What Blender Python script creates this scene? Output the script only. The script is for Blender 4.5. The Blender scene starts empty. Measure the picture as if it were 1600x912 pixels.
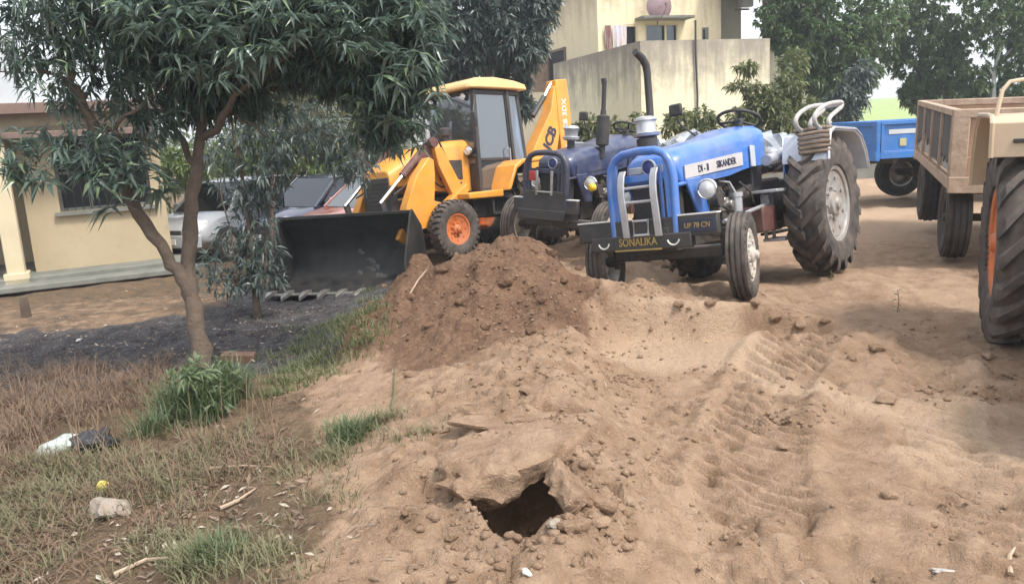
import bpy, bmesh, math, random
import numpy as np
from mathutils import Vector, Matrix
random.seed(7)
RNG = np.random.default_rng(11)
S = bpy.context.scene
COL = S.collection
R = math.radians

# ---------------------------------------------------------------- camera
CAM_H, PITCH, ROLL, FPX = 1.7, R(11.2), R(3.15), 1256.0
FW = Vector((0, math.cos(PITCH), -math.sin(PITCH)))
_r0 = Vector((1, 0, 0)); _u0 = Vector((0, math.sin(PITCH), math.cos(PITCH)))
RT = math.cos(ROLL) * _r0 - math.sin(ROLL) * _u0
UP = math.sin(ROLL) * _r0 + math.cos(ROLL) * _u0
EYE = Vector((0, 0, CAM_H))
cd = bpy.data.cameras.new('camera'); cam = bpy.data.objects.new('camera', cd); COL.objects.link(cam)
cd.sensor_width = 36; cd.lens = 36 * FPX / 1600; cd.clip_start = .05; cd.clip_end = 2000
mw = Matrix.Identity(4)
for i in range(3):
    mw[i][0] = RT[i]; mw[i][1] = UP[i]; mw[i][2] = -FW[i]; mw[i][3] = EYE[i]
cam.matrix_world = mw
S.camera = cam

# ---------------------------------------------------------------- sky, sun, exposure
SUN_EL, SUN_AZ = R(57), R(130)          # azimuth from +Y towards +X
w = bpy.data.worlds.new('World'); S.world = w; w.use_nodes = True
nt = w.node_tree; bgn = nt.nodes['Background']
sky = nt.nodes.new('ShaderNodeTexSky'); sky.sky_type = 'NISHITA'; sky.sun_disc = False
sky.sun_elevation = SUN_EL; sky.sun_rotation = SUN_AZ; sky.dust_density = 4.0; sky.air_density = 1.0; sky.ozone_density = 1.0
hs = nt.nodes.new('ShaderNodeHueSaturation'); hs.inputs['Saturation'].default_value = .38; hs.inputs['Value'].default_value = 2.1
ov = nt.nodes.new('ShaderNodeMix'); ov.data_type = 'RGBA'; ov.inputs[0].default_value = .6; ov.inputs[7].default_value = (8.0, 8.3, 8.6, 1)     # thin white overcast over the clear sky
nt.links.new(sky.outputs[0], hs.inputs['Color']); nt.links.new(hs.outputs[0], ov.inputs[6]); nt.links.new(ov.outputs[2], bgn.inputs[0])
bgn.inputs[1].default_value = .15
sl = bpy.data.lights.new('sun', 'SUN'); so = bpy.data.objects.new('sun', sl); COL.objects.link(so)
sl.energy = 3.0; sl.angle = R(11); sl.color = (1, .93, .83)
sd = Vector((math.sin(SUN_AZ) * math.cos(SUN_EL), math.cos(SUN_AZ) * math.cos(SUN_EL), math.sin(SUN_EL)))
so.rotation_euler = sd.to_track_quat('Z', 'Y').to_euler()
S.view_settings.view_transform = 'Standard'; S.view_settings.look = 'None'
S.view_settings.exposure = .38; S.view_settings.gamma = 1
S.cycles.max_bounces = 6; S.cycles.transparent_max_bounces = 12

# ---------------------------------------------------------------- helpers: places
def at(px, py, d):
    """a point of the place, seen at that photo pixel, d metres deep"""
    return EYE + d * (FW + (px - 800) / FPX * RT - (py - 456) / FPX * UP)

# ---------------------------------------------------------------- numpy noise
def _hash(ix, iy, s):
    n = (ix.astype(np.int64) * 374761393 + iy.astype(np.int64) * 668265263 + s * 974634777) & 0x7fffffff
    n = ((n ^ (n >> 13)) * 1274126177) & 0x7fffffff
    return ((n ^ (n >> 16)) & 0xffff) / 65535.0
def vnoise(x, y, s=0):
    ix = np.floor(x); iy = np.floor(y); fx = x - ix; fy = y - iy
    fx = fx * fx * fx * (fx * (fx * 6 - 15) + 10); fy = fy * fy * fy * (fy * (fy * 6 - 15) + 10)
    a = _hash(ix, iy, s); b = _hash(ix + 1, iy, s); c = _hash(ix, iy + 1, s); d = _hash(ix + 1, iy + 1, s)
    return (a + (b - a) * fx) * (1 - fy) + (c + (d - c) * fx) * fy - .5
def fbm(x, y, s=0, o=4, g=.5):
    t = 0; a = 1
    for k in range(o):
        t = t + a * vnoise(x * 1.03 + y * .31, y * 1.03 - x * .31, s + k * 17); x = x * 2.03 + 3.1; y = y * 2.03 - 1.7; a *= g
    return t
def clods(x, y, cell, s, prob=1.0):
    """bumps of random size, one per jittered cell"""
    x = x / cell; y = y / cell
    ix = np.floor(x); iy = np.floor(y); best = np.zeros_like(x)
    for dx in (-1, 0, 1):
        for dy in (-1, 0, 1):
            cx = ix + dx; cy = iy + dy
            px = cx + .1 + .8 * _hash(cx, cy, s); py = cy + .1 + .8 * _hash(cx, cy, s + 5)
            rr = .18 + .42 * _hash(cx, cy, s + 9)
            on = _hash(cx, cy, s + 13) < prob
            ang = _hash(cx, cy, s + 21) * 6.28
            u = (x - px) * np.cos(ang) + (y - py) * np.sin(ang); v = -(x - px) * np.sin(ang) + (y - py) * np.cos(ang)
            d2 = (u * u + v * v * 1.8) / (rr * rr)
            best = np.maximum(best, np.where(on, np.clip(1 - d2, 0, 1) ** .6 * rr, 0))
    return best * cell
def sm(a, b, t):
    t = np.clip((t - a) / (b - a), 0, 1); return t * t * (3 - 2 * t)
def polydist(x, y, P):
    """signed side distance to a polyline and run along it"""
    bd = np.full(x.shape, 1e9); side = np.zeros_like(x); run = np.zeros_like(x); acc = 0
    for (x0, y0), (x1, y1) in zip(P[:-1], P[1:]):
        ex, ey = x1 - x0, y1 - y0; L = math.hypot(ex, ey)
        t = np.clip(((x - x0) * ex + (y - y0) * ey) / (L * L), 0, 1)
        dx = x - x0 - t * ex; dy = y - y0 - t * ey; d = np.hypot(dx, dy)
        m = d < bd
        bd = np.where(m, d, bd); side = np.where(m, np.sign(ex * dy - ey * dx), side); run = np.where(m, acc + t * L, run); acc += L
    return bd, side, run

# ---------------------------------------------------------------- the ground
HOLE = (.0, 3.16)
RIDGE = [(.05, 6.3), (.2, 4.9), (.24, 4.0), (.16, 3.3), (-.05, 2.6), (-.5, 1.6)]
TRACK = [(2.35, 6.05), (2.1, 5.75), (1.62, 5.0), (1.25, 4.1), (1.0, 3.2)]
TRACK3 = [(1.05, 5.0), (.85, 4.4), (.75, 3.4), (.8, 2.4)]
TRACK2 = [(3.3, 6.2), (2.7, 5.0), (2.2, 4.0), (1.9, 3.0)]
def heap_d(x, y):
    wx = np.where(x > -.05, 1.16, 1.50)
    return np.sqrt(((x + .05) / wx) ** 2 + ((y - 7.05) / 1.02) ** 2)
def ground(x, y, fine=True):
    x = np.asarray(x, float); y = np.asarray(y, float)
    wx = x + .12 * fbm(x * 2.1, y * 2.1, 3, 3); wy = y + .12 * fbm(x * 2.1, y * 2.1, 31, 3)
    L = sm(-.5, -2.8, wx)
    h = -L * (.10 + .2 * sm(4, 9.5, wy)) - .09 * sm(9.8, 11.5, wy) * sm(1.6, .4, wx)
    h = h + .05 * fbm(x * .7, y * .7, 40, 3) * sm(30, 12, y)
    d = heap_d(wx, wy)
    heap = np.maximum(0, 1 - d * .78 + .20 * fbm(x * 1.6, y * 1.6, 19, 3)); heap = .84 * np.where(heap > .8, .8 + (heap - .8) * .55, heap) ** 1.05 * sm(1.36, 1.1, d) * 1.06
    heap = np.maximum(heap, .40 * np.exp(-(((wx + .95) / .42) ** 2 + ((wy - 6.75) / .45) ** 2)))
    berm = .34 * sm(6.20, 6.31, y + .16 * fbm(x * 1.3, x * 0, 8, 3) + .05 * fbm(x * 4, y * 4, 9, 2)) * sm(8.6, 6.9, wy) * sm(-.1, .5, wx) * sm(2.9, 1.9, wx)
    berm = berm + .07 * np.exp(-(((wx - 1.0) / .5) ** 2 + ((wy - 6.75) / .22) ** 2))
    bd, side, run = polydist(wx, wy, RIDGE)
    wid = np.where(side > 0, .42, 1.15)   # side>0: towards +x
    ridge = .25 * np.exp(-(bd / wid) ** 2) * sm(6.6, 6.0, wy)
    ridge = np.where(side > 0, .25 * np.exp(-(bd / wid) ** 2.6) * sm(6.6, 6.0, wy), ridge)
    up = np.maximum(np.maximum(heap, berm), ridge) + .25 * np.minimum(heap, ridge)
    h = h + up
    h = h - .06 * np.exp(-(((x - 1.15) / .7) ** 2 + ((y - 5.2) / .9) ** 2))
    h = h + .10 * np.exp(-(((wx - 1.75) / .33) ** 2 + ((wy - 5.75) / .4) ** 2))
    h = h + .09 * np.exp(-(((wx - 2.45) / .45) ** 2 + ((wy - 5.9) / .35) ** 2))
    for wx_, wy_, dz in ((3.27, 8.16, .11), (1.97, 6.66, -.15), (.95, 7.5, -.18), (2.15, 9.07, -.05), (1.19, 9.82, .06), (.12, 10.63, .19), (1.23, 12.18, .02), (-.75, 11.27, .09), (-1.88, 12.4, .19), (-.53, 13.77, -.12)):
        h = h + dz * np.exp(-(((x - wx_) ** 2 + (y - wy_) ** 2) / .32))
    # rough places
    rough = np.clip(1.25 * sm(.30, .75, heap / .5 + .25 * (heap > .02)) + .75 * sm(.04, .13, ridge) * sm(-1.6, -.3, x) , 0, 1)
    rough = np.maximum(rough, .55 * sm(.1, .9, np.exp(-(((x - 2.35) / .9) ** 2 + ((y - 5.95) / .55) ** 2))))
    rough = np.maximum(rough, .5 * np.exp(-(((x - .75) / .25) ** 2)) * sm(6, 5, y))
    rough = np.maximum(rough, .85 * sm(6.25, 6.42, wy) * sm(7.6, 7.0, wy) * sm(.2, .6, x) * sm(2.4, 1.8, x))
    rough = np.maximum(rough, .20 + .38 * sm(-.02, .3, fbm(x * .9, y * .9, 77, 3)) * sm(.2, .8, x))
    rough = np.maximum(rough, .45 * L)
    smooth = sm(6.48, 6.40, wy) * sm(5.3, 5.8, wy) * sm(.5, .7, x) * sm(2.05, 1.75, x)     # the clean cut face
    rough = rough * (1 - .95 * smooth)
    near = sm(40, 14, y)
    if fine:
        h = h + near * (.02 + .05 * rough) * fbm(x * 3.2, y * 3.2, 5, 4) + near * (.004 + .075 * rough) * (.22 - np.abs(fbm(wx * 3.9, wy * 3.9, 14, 4))) + near * .03 * rough * (.2 - np.abs(fbm(x * 11, y * 11, 15, 3)))
        h = h + near * rough * (.75 * clods(wx, wy, .30, 100, .5) + .6 * clods(wx * .5 + x * .5, wy * .5 + y * .5, .14, 200, .5) + .5 * clods(x, y, .06, 300, .4)) * .6 + near * .035 * rough * fbm(x * 7, y * 7, 71, 4)
        h = h + near * .25 * clods(x, y, .08, 410, .06) + near * .012 * fbm(x * 16, y * 16, 50, 3) * (.5 + rough)
        # cracks in the crust of the ridge
        cr = np.abs(fbm(wx * 2.6, wy * 3.4, 900, 2))
        h = h - .05 * sm(.035, .0, cr) * sm(.08, .2, ridge) * sm(6.2, 5.6, y)
        # tyre tracks
        for P, wd, am, ph in ((TRACK, .30, .062, 0), (TRACK2, .24, .04, 1.3), (TRACK3, .22, .035, .6)):
            tb, ts, tr = polydist(wx * .5 + x * .5, wy * .5 + y * .5, P)
            m = sm(wd, wd * .7, tb) * sm(0, .3, tr)
            saw = ((tr - ts * tb * .75 + ph + .05 * vnoise(x * 4, y * 4, 9)) / .135) % 1.0
            h = h + m * (am * (sm(.28, .62, np.abs(saw - .5) * 2) - .5) * (.6 + .8 * vnoise(x * 3, y * 3, 8)) - .012) + am * .6 * np.exp(-((tb - wd) / .06) ** 2) * sm(0, .3, tr)
    h = h - near * (.3 + .7 * rough) * .5 * clods(x + 7, y, .16, 620, .22) * sm(.3, .8, x + .4 * fbm(x, y, 66, 2) + 2 * sm(4.2, 3, y)) - near * .4 * clods(x, y, .07, 640, .10)
    hx, hy = HOLE
    ex = x - hx + .03 * fbm(x * 9, y * 9, 61, 2); ey = y - hy + .03 * fbm(x * 9, y * 9, 62, 2)
    e = np.sqrt((ex / (.20 + .02 * ey)) ** 2 + (ey / .40) ** 2)
    h = h - 1.5 * sm(1.10, .62, e)
    return h, heap, ridge, rough, L, smooth
def gz(x, y):
    return float(ground(np.array([float(x)]), np.array([float(y)]))[0][0])
def gsoft(x, y):
    return float(ground(np.array([float(x)]), np.array([float(y)]), False)[0][0])
def on_ground(px, py):
    """where the sight line through a photo pixel meets the ground"""
    d = at(px, py, 1) - EYE
    ts = np.linspace(1.5, 25, 1200)
    X = d.x * ts; Y = d.y * ts; Z = CAM_H + d.z * ts
    h = ground(X, Y, False)[0]
    k = int(np.argmax(Z < h)); return Vector((X[k], Y[k], gz(X[k], Y[k])))

# ---------------------------------------------------------------- materials
class NB:
    def __init__(s, name):
        s.m = bpy.data.materials.new(name); s.m.use_nodes = True; s.t = s.m.node_tree
        s.b = s.t.nodes['Principled BSDF']
    def n(s, typ, **kw):
        n = s.t.nodes.new(typ)
        for k, v in kw.items():
            if k.startswith('i_'): n.inputs[k[2:].replace('_', ' ')].default_value = v
            else: setattr(n, k, v)
        return n
    def l(s, a, b): s.t.links.new(a, b)
    def noise(s, vec, scale, detail=4, rough=.55):
        n = s.n('ShaderNodeTexNoise'); n.inputs['Scale'].default_value = scale; n.inputs['Detail'].default_value = detail; n.inputs['Roughness'].default_value = rough
        s.l(vec, n.inputs['Vector']); return n.outputs['Fac']
    def ramp(s, f, a, b):
        n = s.n('ShaderNodeMapRange'); n.inputs[1].default_value = a; n.inputs[2].default_value = b; s.l(f, n.inputs[0]); return n.outputs[0]
    def mix(s, f, a, b):
        n = s.n('ShaderNodeMix', data_type='RGBA')
        if isinstance(f, float): n.inputs[0].default_value = f
        else: s.l(f, n.inputs[0])
        for k, v in ((6, a), (7, b)):
            if isinstance(v, tuple): n.inputs[k].default_value = (*v, 1)
            else: s.l(v, n.inputs[k])
        return n.outputs[2]
    def math(s, op, a, b):
        n = s.n('ShaderNodeMath', operation=op)
        for k, v in ((0, a), (1, b)):
            if isinstance(v, (int, float)): n.inputs[k].default_value = v
            else: s.l(v, n.inputs[k])
        return n.outputs[0]
    def bump(s, f, st, dist=.02):
        n = s.n('ShaderNodeBump'); n.inputs['Strength'].default_value = st; n.inputs['Distance'].default_value = dist
        s.l(f, n.inputs['Height']); s.l(n.outputs[0], s.b.inputs['Normal'])

def mat(name, c, c2=None, rough=.6, metal=0., scale=6., bump=0., dust=0., dustc=(.30, .21, .14), coat=0., spec=.5, spots=None):
    """worn surface: two tones of the thing's own colour, dust lying on what faces up and in blotches"""
    b = NB(name); tc = b.n('ShaderNodeTexCoord').outputs['Object']; g = b.n('ShaderNodeNewGeometry')
    nz = b.noise(tc, scale, 6, .6)
    col = b.mix(b.ramp(nz, .35, .68), c, c2 or tuple(v * .72 for v in c))
    if spots:
        n3 = b.noise(tc, scale * 3.7, 5, .65); col = b.mix(b.ramp(n3, spots[0], spots[0] + .06), col, spots[1])
    if dust > 0:
        n2 = b.noise(tc, scale * 1.9, 7, .65)
        sep = b.n('ShaderNodeSeparateXYZ'); b.l(g.outputs['Normal'], sep.inputs[0])
        upf = b.math('MULTIPLY_ADD', b.math('MAXIMUM', sep.outputs[2], 0.), .3); 
        upf.node.inputs[2].default_value = .7
        f = b.math('MULTIPLY', b.math('MULTIPLY', b.ramp(n2, .34, .72), upf), dust)
        col = b.mix(f, col, dustc)
        rg = b.n('ShaderNodeMapRange'); rg.inputs[3].default_value = rough; rg.inputs[4].default_value = .95; b.l(f, rg.inputs[0]); b.l(rg.outputs[0], b.b.inputs['Roughness'])
    else:
        rg = b.n('ShaderNodeMapRange'); rg.inputs[3].default_value = rough * .85; rg.inputs[4].default_value = min(1, rough * 1.2); b.l(nz, rg.inputs[0]); b.l(rg.outputs[0], b.b.inputs['Roughness'])
    b.l(col, b.b.inputs['Base Color']); b.b.inputs['Metallic'].default_value = metal
    b.b.inputs['Coat Weight'].default_value = coat; b.b.inputs['Coat Roughness'].default_value = .12; b.b.inputs['Specular IOR Level'].default_value = spec
    if bump > 0: b.bump(b.noise(tc, scale * 4, 5, .6), bump)
    return b.m

def soil_mat(name, attr=True, tint=None):
    b = NB(name); g = b.n('ShaderNodeNewGeometry'); pos = g.outputs['Position']
    big = b.noise(pos, 1.1, 4); mid = b.noise(pos, 5, 6, .62); fin = b.noise(pos, 28, 6, .7); grit = b.noise(pos, 110, 3, .7)
    tan = b.mix(b.ramp(big, .3, .7), (.46, .325, .228), (.37, .25, .168))
    tan = b.mix(b.ramp(mid, .40, .70), tan, (.25, .158, .098)); tan = b.mix(b.math('MULTIPLY', b.ramp(b.noise(pos, 2.3, 6, .7), .52, .68), .55), tan, (.24, .16, .105))
    tan = b.mix(b.ramp(fin, .55, .78), tan, (.50, .36, .25))
    red = b.mix(b.ramp(mid, .35, .65), (.215, .130, .085), (.14, .082, .055))
    red = b.mix(b.ramp(fin, .5, .75), red, (.32, .20, .12))
    if attr:
        a = b.n('ShaderNodeAttribute', attribute_name='soil'); sp = b.n('ShaderNodeSeparateColor'); b.l(a.outputs['Color'], sp.inputs[0])
        ash = b.mix(b.ramp(mid, .38, .62), (.035, .033, .037), (.095, .09, .095)); ash = b.mix(b.ramp(fin, .55, .70), ash, (.24, .23, .24))
        lit = b.mix(b.ramp(mid, .35, .65), (.20, .135, .085), (.11, .078, .05)); lit = b.mix(b.ramp(fin, .55, .72), lit, (.30, .22, .15))
        pale = b.mix(b.ramp(fin, .4, .7), (.50, .365, .26), (.44, .31, .21))
        def sof(ch, w=.5):
            return b.ramp(b.math('ADD', ch, b.math('MULTIPLY', b.math('SUBTRACT', mid, .5), w)), .35, .65)
        col = b.mix(sof(a.outputs['Alpha'], .4), tan, pale)
        col = b.mix(sof(sp.outputs[2]), col, lit); col = b.mix(sof(sp.outputs[1]), col, red); col = b.mix(sof(sp.outputs[0]), col, ash)
    else:
        col = tan if tint == 'tan' else red
    col = b.mix(b.math('MULTIPLY', b.ramp(grit, .56, .70), .42), col, (.15, .10, .065)); col = b.mix(b.math('MULTIPLY', b.ramp(b.noise(pos, 55, 4, .75), .60, .68), .5), col, (.52, .40, .29))
    b.l(col, b.b.inputs['Base Color']); b.b.inputs['Roughness'].default_value = .95; b.b.inputs['Specular IOR Level'].default_value = .2
    hgt = b.math('ADD', b.math('MULTIPLY', fin, 1.), b.math('MULTIPLY', grit, .45)); b.bump(hgt, 1.0, .035)
    return b.m

def leaf_mat(name, c1, c2, back, rough=.42, trans=.25, c3=None):
    b = NB(name); g = b.n('ShaderNodeNewGeometry'); rnd = g.outputs['Random Per Island']
    col = b.mix(rnd, c1, c2)
    if c3: col = b.mix(b.ramp(rnd, .86, .9), col, c3)
    col = b.mix(g.outputs['Backfacing'], col, back)
    b.l(col, b.b.inputs['Base Color']); b.b.inputs['Roughness'].default_value = rough; b.b.inputs['Specular IOR Level'].default_value = .8
    tr = b.n('ShaderNodeBsdfTranslucent'); b.l(b.mix(rnd, tuple(v * 1.6 for v in c1), tuple(v * 1.6 for v in c2)), tr.inputs[0])
    mx = b.n('ShaderNodeMixShader'); mx.inputs[0].default_value = trans
    b.l(b.b.outputs[0], mx.inputs[1]); b.l(tr.outputs[0], mx.inputs[2]); b.l(mx.outputs[0], b.t.nodes['Material Output'].inputs[0])
    return b.m

def glass_mat(name, tint, rough=.05, alpha=.35, refl=.42):
    """see-through pane: tinted, with a gloss that mirrors the sky"""
    b = NB(name); tr = b.n('ShaderNodeBsdfTransparent'); tr.inputs[0].default_value = (*tint, 1)
    gl = b.n('ShaderNodeBsdfGlossy'); gl.inputs['Roughness'].default_value = rough; gl.inputs[0].default_value = (.9, .94, 1, 1)
    df = b.n('ShaderNodeBsdfDiffuse'); df.inputs[0].default_value = (.30, .33, .36, 1)
    lw = b.n('ShaderNodeLayerWeight'); lw.inputs[0].default_value = refl
    m1 = b.n('ShaderNodeMixShader'); b.l(lw.outputs['Fresnel'], m1.inputs[0]); b.l(tr.outputs[0], m1.inputs[1]); b.l(gl.outputs[0], m1.inputs[2])
    m2 = b.n('ShaderNodeMixShader'); m2.inputs[0].default_value = alpha; b.l(m1.outputs[0], m2.inputs[1]); b.l(df.outputs[0], m2.inputs[2])
    b.l(m2.outputs[0], b.t.nodes['Material Output'].inputs[0]); return b.m

M = {}
M['ground'] = soil_mat('ground_soil'); M['tan_soil'] = soil_mat('tan_soil', False, 'tan'); M['red_soil'] = soil_mat('red_soil', False, 'red')
M['yellow'] = mat('machine_yellow', (.78, .33, .022), (.66, .25, .018), .4, scale=3, dust=.55, dustc=(.42, .27, .14), coat=.2, spots=(.70, (.28, .12, .03)))
M['roofcream'] = mat('cab_roof_yellow', (.74, .46, .18), (.66, .40, .14), .4, scale=3, dust=.5, dustc=(.55, .42, .28), coat=.2)
M['blackmetal'] = mat('black_metal', (.022, .022, .024), (.04, .038, .038), .5, scale=5, dust=.35, dustc=(.12, .10, .085), bump=.1)
M['bucketsteel'] = mat('bucket_steel', (.012, .0125, .014), (.03, .03, .032), .5, metal=.3, scale=3, dust=.35, dustc=(.10, .09, .08), bump=.15, spots=(.68, (.20, .19, .18)))
M['wornsteel'] = mat('worn_steel', (.48, .47, .45), (.28, .27, .25), .4, metal=.8, scale=8, dust=.3)
M['rubber'] = mat('tyre_rubber', (.022, .021, .021), (.032, .03, .029), .8, scale=4, dust=.55, dustc=(.13, .10, .085), bump=.12)
M['rubberdust'] = mat('dusty_tyre_rubber', (.026, .025, .025), (.045, .04, .038), .85, scale=4, dust=.95, dustc=(.17, .135, .115), bump=.15)
M['orange_rim'] = mat('orange_rim', (.62, .17, .04), (.48, .12, .03), .5, scale=6, dust=.6)
M['silver_rim'] = mat('silver_rim', (.42, .42, .42), (.30, .29, .28), .45, metal=.35, scale=6, dust=.6)
M['white_rim'] = mat('white_rim', (.62, .6, .56), (.45, .42, .38), .5, scale=6, dust=.5)
M['blue'] = mat('blue_paint', (.022, .15, .52), (.016, .12, .45), .3, scale=2.5, dust=.5, dustc=(.30, .30, .33), coat=.5, spots=(.71, (.10, .13, .24)))
M['bluedark'] = mat('deep_blue_paint', (.012, .03, .22), (.012, .026, .18), .35, scale=3, dust=.3, dustc=(.2, .17, .15), coat=.4)
M['guard_dark'] = mat('dark_guard_paint', (.012, .016, .05), (.02, .022, .045), .45, scale=5, dust=.4, dustc=(.16, .14, .13), coat=.2)
M['navy'] = mat('faded_navy_paint', (.007, .026, .105), (.01, .026, .085), .4, scale=4, dust=.45, dustc=(.22, .2, .19), coat=.3)
M['engine'] = mat('engine_iron', (.03, .031, .034), (.055, .05, .045), .6, metal=.2, scale=9, dust=.5, dustc=(.17, .12, .085))
M['silver'] = mat('silver_paint', (.52, .54, .58), (.42, .43, .46), .35, metal=.5, scale=8, dust=.25)
M['chrome'] = mat('chrome_dish', (.8, .8, .8), (.7, .7, .7), .12, metal=1.)
M['decal'] = mat('decal_grey', (.50, .49, .50), (.44, .43, .44), .45, scale=4, dust=.2)
M['ink'] = mat('decal_ink', (.025, .03, .06), None, .5)
M['yellowink'] = mat('yellow_lettering', (.42, .29, .06), (.30, .22, .06), .7, dust=.5)
M['whiteink'] = mat('white_lettering', (.7, .7, .66), (.55, .55, .52), .6)
M['lampglass'] = mat('lamp_lens', (.72, .73, .72), (.6, .6, .6), .12, spec=.9, coat=.8)
M['amber'] = mat('amber_lens', (.75, .5, .02), (.7, .42, .02), .2, coat=.6)
M['redlens'] = mat('red_lens', (.4, .03, .02), None, .25, coat=.5)
M['plastic_wrap'] = mat('clear_seat_wrap', (.33, .36, .40), (.11, .13, .17), .18, scale=7, bump=.6, coat=.6)
M['rope'] = mat('white_wrapped_tube', (.46, .45, .45), (.33, .31, .30), .6, scale=24, bump=.4, dust=.25)
M['mat_brown'] = mat('woven_sack', (.24, .18, .13), (.15, .11, .08), .9, scale=10, bump=.5)
M['fender_white'] = mat('pale_fender_paint', (.55, .60, .68), (.42, .46, .54), .35, scale=4, dust=.3, coat=.3)
M['beige'] = mat('beige_paint', (.55, .43, .30), (.48, .36, .25), .45, scale=4, dust=.4, dustc=(.4, .3, .2), coat=.2)
M['maroon'] = mat('maroon_plate', (.10, .028, .03), (.07, .03, .03), .6, scale=6, dust=.4)
M['rustwood'] = mat('rust_brown_board', (.36, .225, .145), (.26, .155, .10), .75, scale=3.5, bump=.3, dust=.5, dustc=(.40, .29, .21), spots=(.66, (.15, .08, .055)))
M['palewood'] = mat('pale_worn_board', (.44, .33, .25), (.30, .215, .155), .75, scale=6, bump=.35, dust=.3, spots=(.64, (.2, .14, .1)))
M['darkboard'] = mat('dark_board', (.045, .045, .05), (.075, .07, .072), .75, scale=4, bump=.3, dust=.2, dustc=(.16, .14, .13))
M['mudstreak'] = mat('mud_streak', (.13, .125, .12), (.06, .06, .06), .9, scale=9)
M['scrap_daylight'] = mat('pale_scrap_and_daylight', (.42, .40, .37), (.22, .20, .18), .9, scale=9, bump=.5)  # pale tone of a scrap, and daylight painted onto the trailer side boards
M['trailerblue'] = mat('trailer_blue', (.015, .16, .50), (.012, .13, .42), .45, scale=3, dust=.3, dustc=(.3, .3, .3))
M['cream'] = mat('cream_wall', (.60, .52, .36), (.53, .45, .30), .85, scale=1.2, bump=.08, dust=.25, dustc=(.4, .35, .27), spots=(.70, (.40, .35, .26)))
def wall_mat(name, c, c2, stain, zt, zd):
    """limewashed wall with rain stains running down from its top"""
    b = NB(name); g = b.n('ShaderNodeNewGeometry'); pos = g.outputs['Position']
    mp = b.n('ShaderNodeMapping'); mp.inputs['Scale'].default_value = (3.2, 3.2, .35); b.l(pos, mp.inputs[0])
    st = b.noise(mp.outputs[0], 1.3, 7, .66); bl = b.noise(pos, .8, 6, .6); fi = b.noise(pos, 9, 5, .6)
    sep = b.n('ShaderNodeSeparateXYZ'); b.l(pos, sep.inputs[0])
    top = b.ramp(sep.outputs[2], zt - zd, zt)
    col = b.mix(b.ramp(bl, .35, .65), c, c2)
    f = b.ramp(b.math('ADD', b.math('MULTIPLY', top, .42), b.math('MULTIPLY', st, .95)), .58, .88)
    mb_ = b.ramp(b.math('ADD', b.math('MULTIPLY', top, .35), b.noise(pos, 2.2, 7, .7)), .62, .86); col = b.mix(b.math('MULTIPLY', mb_, .45), col, tuple(v * .55 for v in stain)); col = b.mix(b.math('MULTIPLY', f, .75), col, stain); col = b.mix(b.math('MULTIPLY', b.ramp(fi, .55, .75), .25), col, tuple(v * .6 for v in c))
    b.l(col, b.b.inputs['Base Color']); b.b.inputs['Roughness'].default_value = .9; b.b.inputs['Specular IOR Level'].default_value = .2
    b.bump(fi, .2, .01); return b.m
M['wall_left'] = wall_mat('cream_plaster', (.46, .385, .265), (.41, .335, .22), (.26, .22, .165), 2.6, 1.4)
M['wall_up'] = wall_mat('upper_yellow_plaster', (.74, .65, .46), (.68, .59, .40), (.36, .31, .23), 6.8, 2.5)
M['wall_low'] = wall_mat('stained_terrace_plaster', (.70, .66, .49), (.64, .60, .43), (.22, .195, .175), 3.9, 1.9)
M['parapet'] = mat('grey_parapet', (.52, .55, .58), (.44, .47, .5), .85, scale=1.5, spots=(.68, (.3, .3, .3)))
M['fascia'] = mat('red_brown_fascia', (.19, .125, .105), (.15, .105, .09), .8, scale=3)
M['concrete'] = mat('weathered_concrete', (.20, .20, .18), (.13, .14, .12), .9, scale=3, bump=.3)
M['darkroom'] = mat('dark_interior', (.02, .021, .024), None, .8)
M['purple'] = mat('dish_purple', (.25, .17, .19), (.2, .13, .15), .5)
M['cloth_blue'] = mat('pale_cloth', (.50, .52, .62), (.58, .45, .42), .9, scale=3)
M['bark'] = mat('tree_bark', (.085, .062, .046), (.13, .095, .07), .9, scale=9, bump=.8)
M['barkgrey'] = mat('grey_bark', (.17, .15, .13), (.10, .085, .07), .9, scale=9, bump=.8)
M['palepost'] = mat('pale_post', (.42, .45, .42), (.32, .34, .31), .8, scale=5)
M['leaf_main'] = leaf_mat('mango_leaf', (.055, .092, .078), (.10, .145, .12), (.105, .145, .115), .34, .36, (.13, .19, .09))
M['leaf_dark'] = leaf_mat('dark_leaf', (.055, .082, .078), (.085, .115, .098), (.09, .12, .10), .4, .3)
M['leaf_right'] = leaf_mat('far_leaf', (.055, .105, .04), (.10, .155, .06), (.10, .15, .065), .42, .45, (.16, .22, .06))
M['leaf_bright'] = leaf_mat('sunlit_leaf', (.075, .12, .025), (.14, .19, .045), (.10, .15, .04), .5, .35)
M['leaf_olive'] = leaf_mat('olive_leaf', (.075, .10, .035), (.14, .16, .06), (.13, .15, .06), .55, .4, (.20, .22, .08))
M['leaf_brown'] = leaf_mat('half_dry_leaf', (.10, .095, .05), (.15, .14, .06), (.14, .13, .07), .6, .4, (.19, .24, .07))
M['grass_green'] = leaf_mat('fresh_grass', (.07, .115, .045), (.125, .165, .075), (.1, .14, .06), .55, .3)
M['grass_olive'] = leaf_mat('dull_grass', (.11, .115, .05), (.19, .165, .085), (.15, .14, .07), .7, .2)
M['grass_dry'] = leaf_mat('dry_weed', (.12, .075, .05), (.22, .145, .09), (.17, .11, .07), .85, .15, (.30, .22, .14))
M['litter'] = leaf_mat('dead_leaf', (.13, .085, .055), (.30, .22, .16), (.25, .18, .13), .8, .1, (.42, .37, .31))
M['fieldgreen'] = mat('yellow_green_field', (.22, .31, .09), (.30, .36, .14), .9, scale=.8)  # the field's own bright yellow green, varied by noise
M['blackbag'] = mat('black_bag', (.015, .015, .018), (.03, .03, .034), .25, bump=.6, scale=8)
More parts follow.
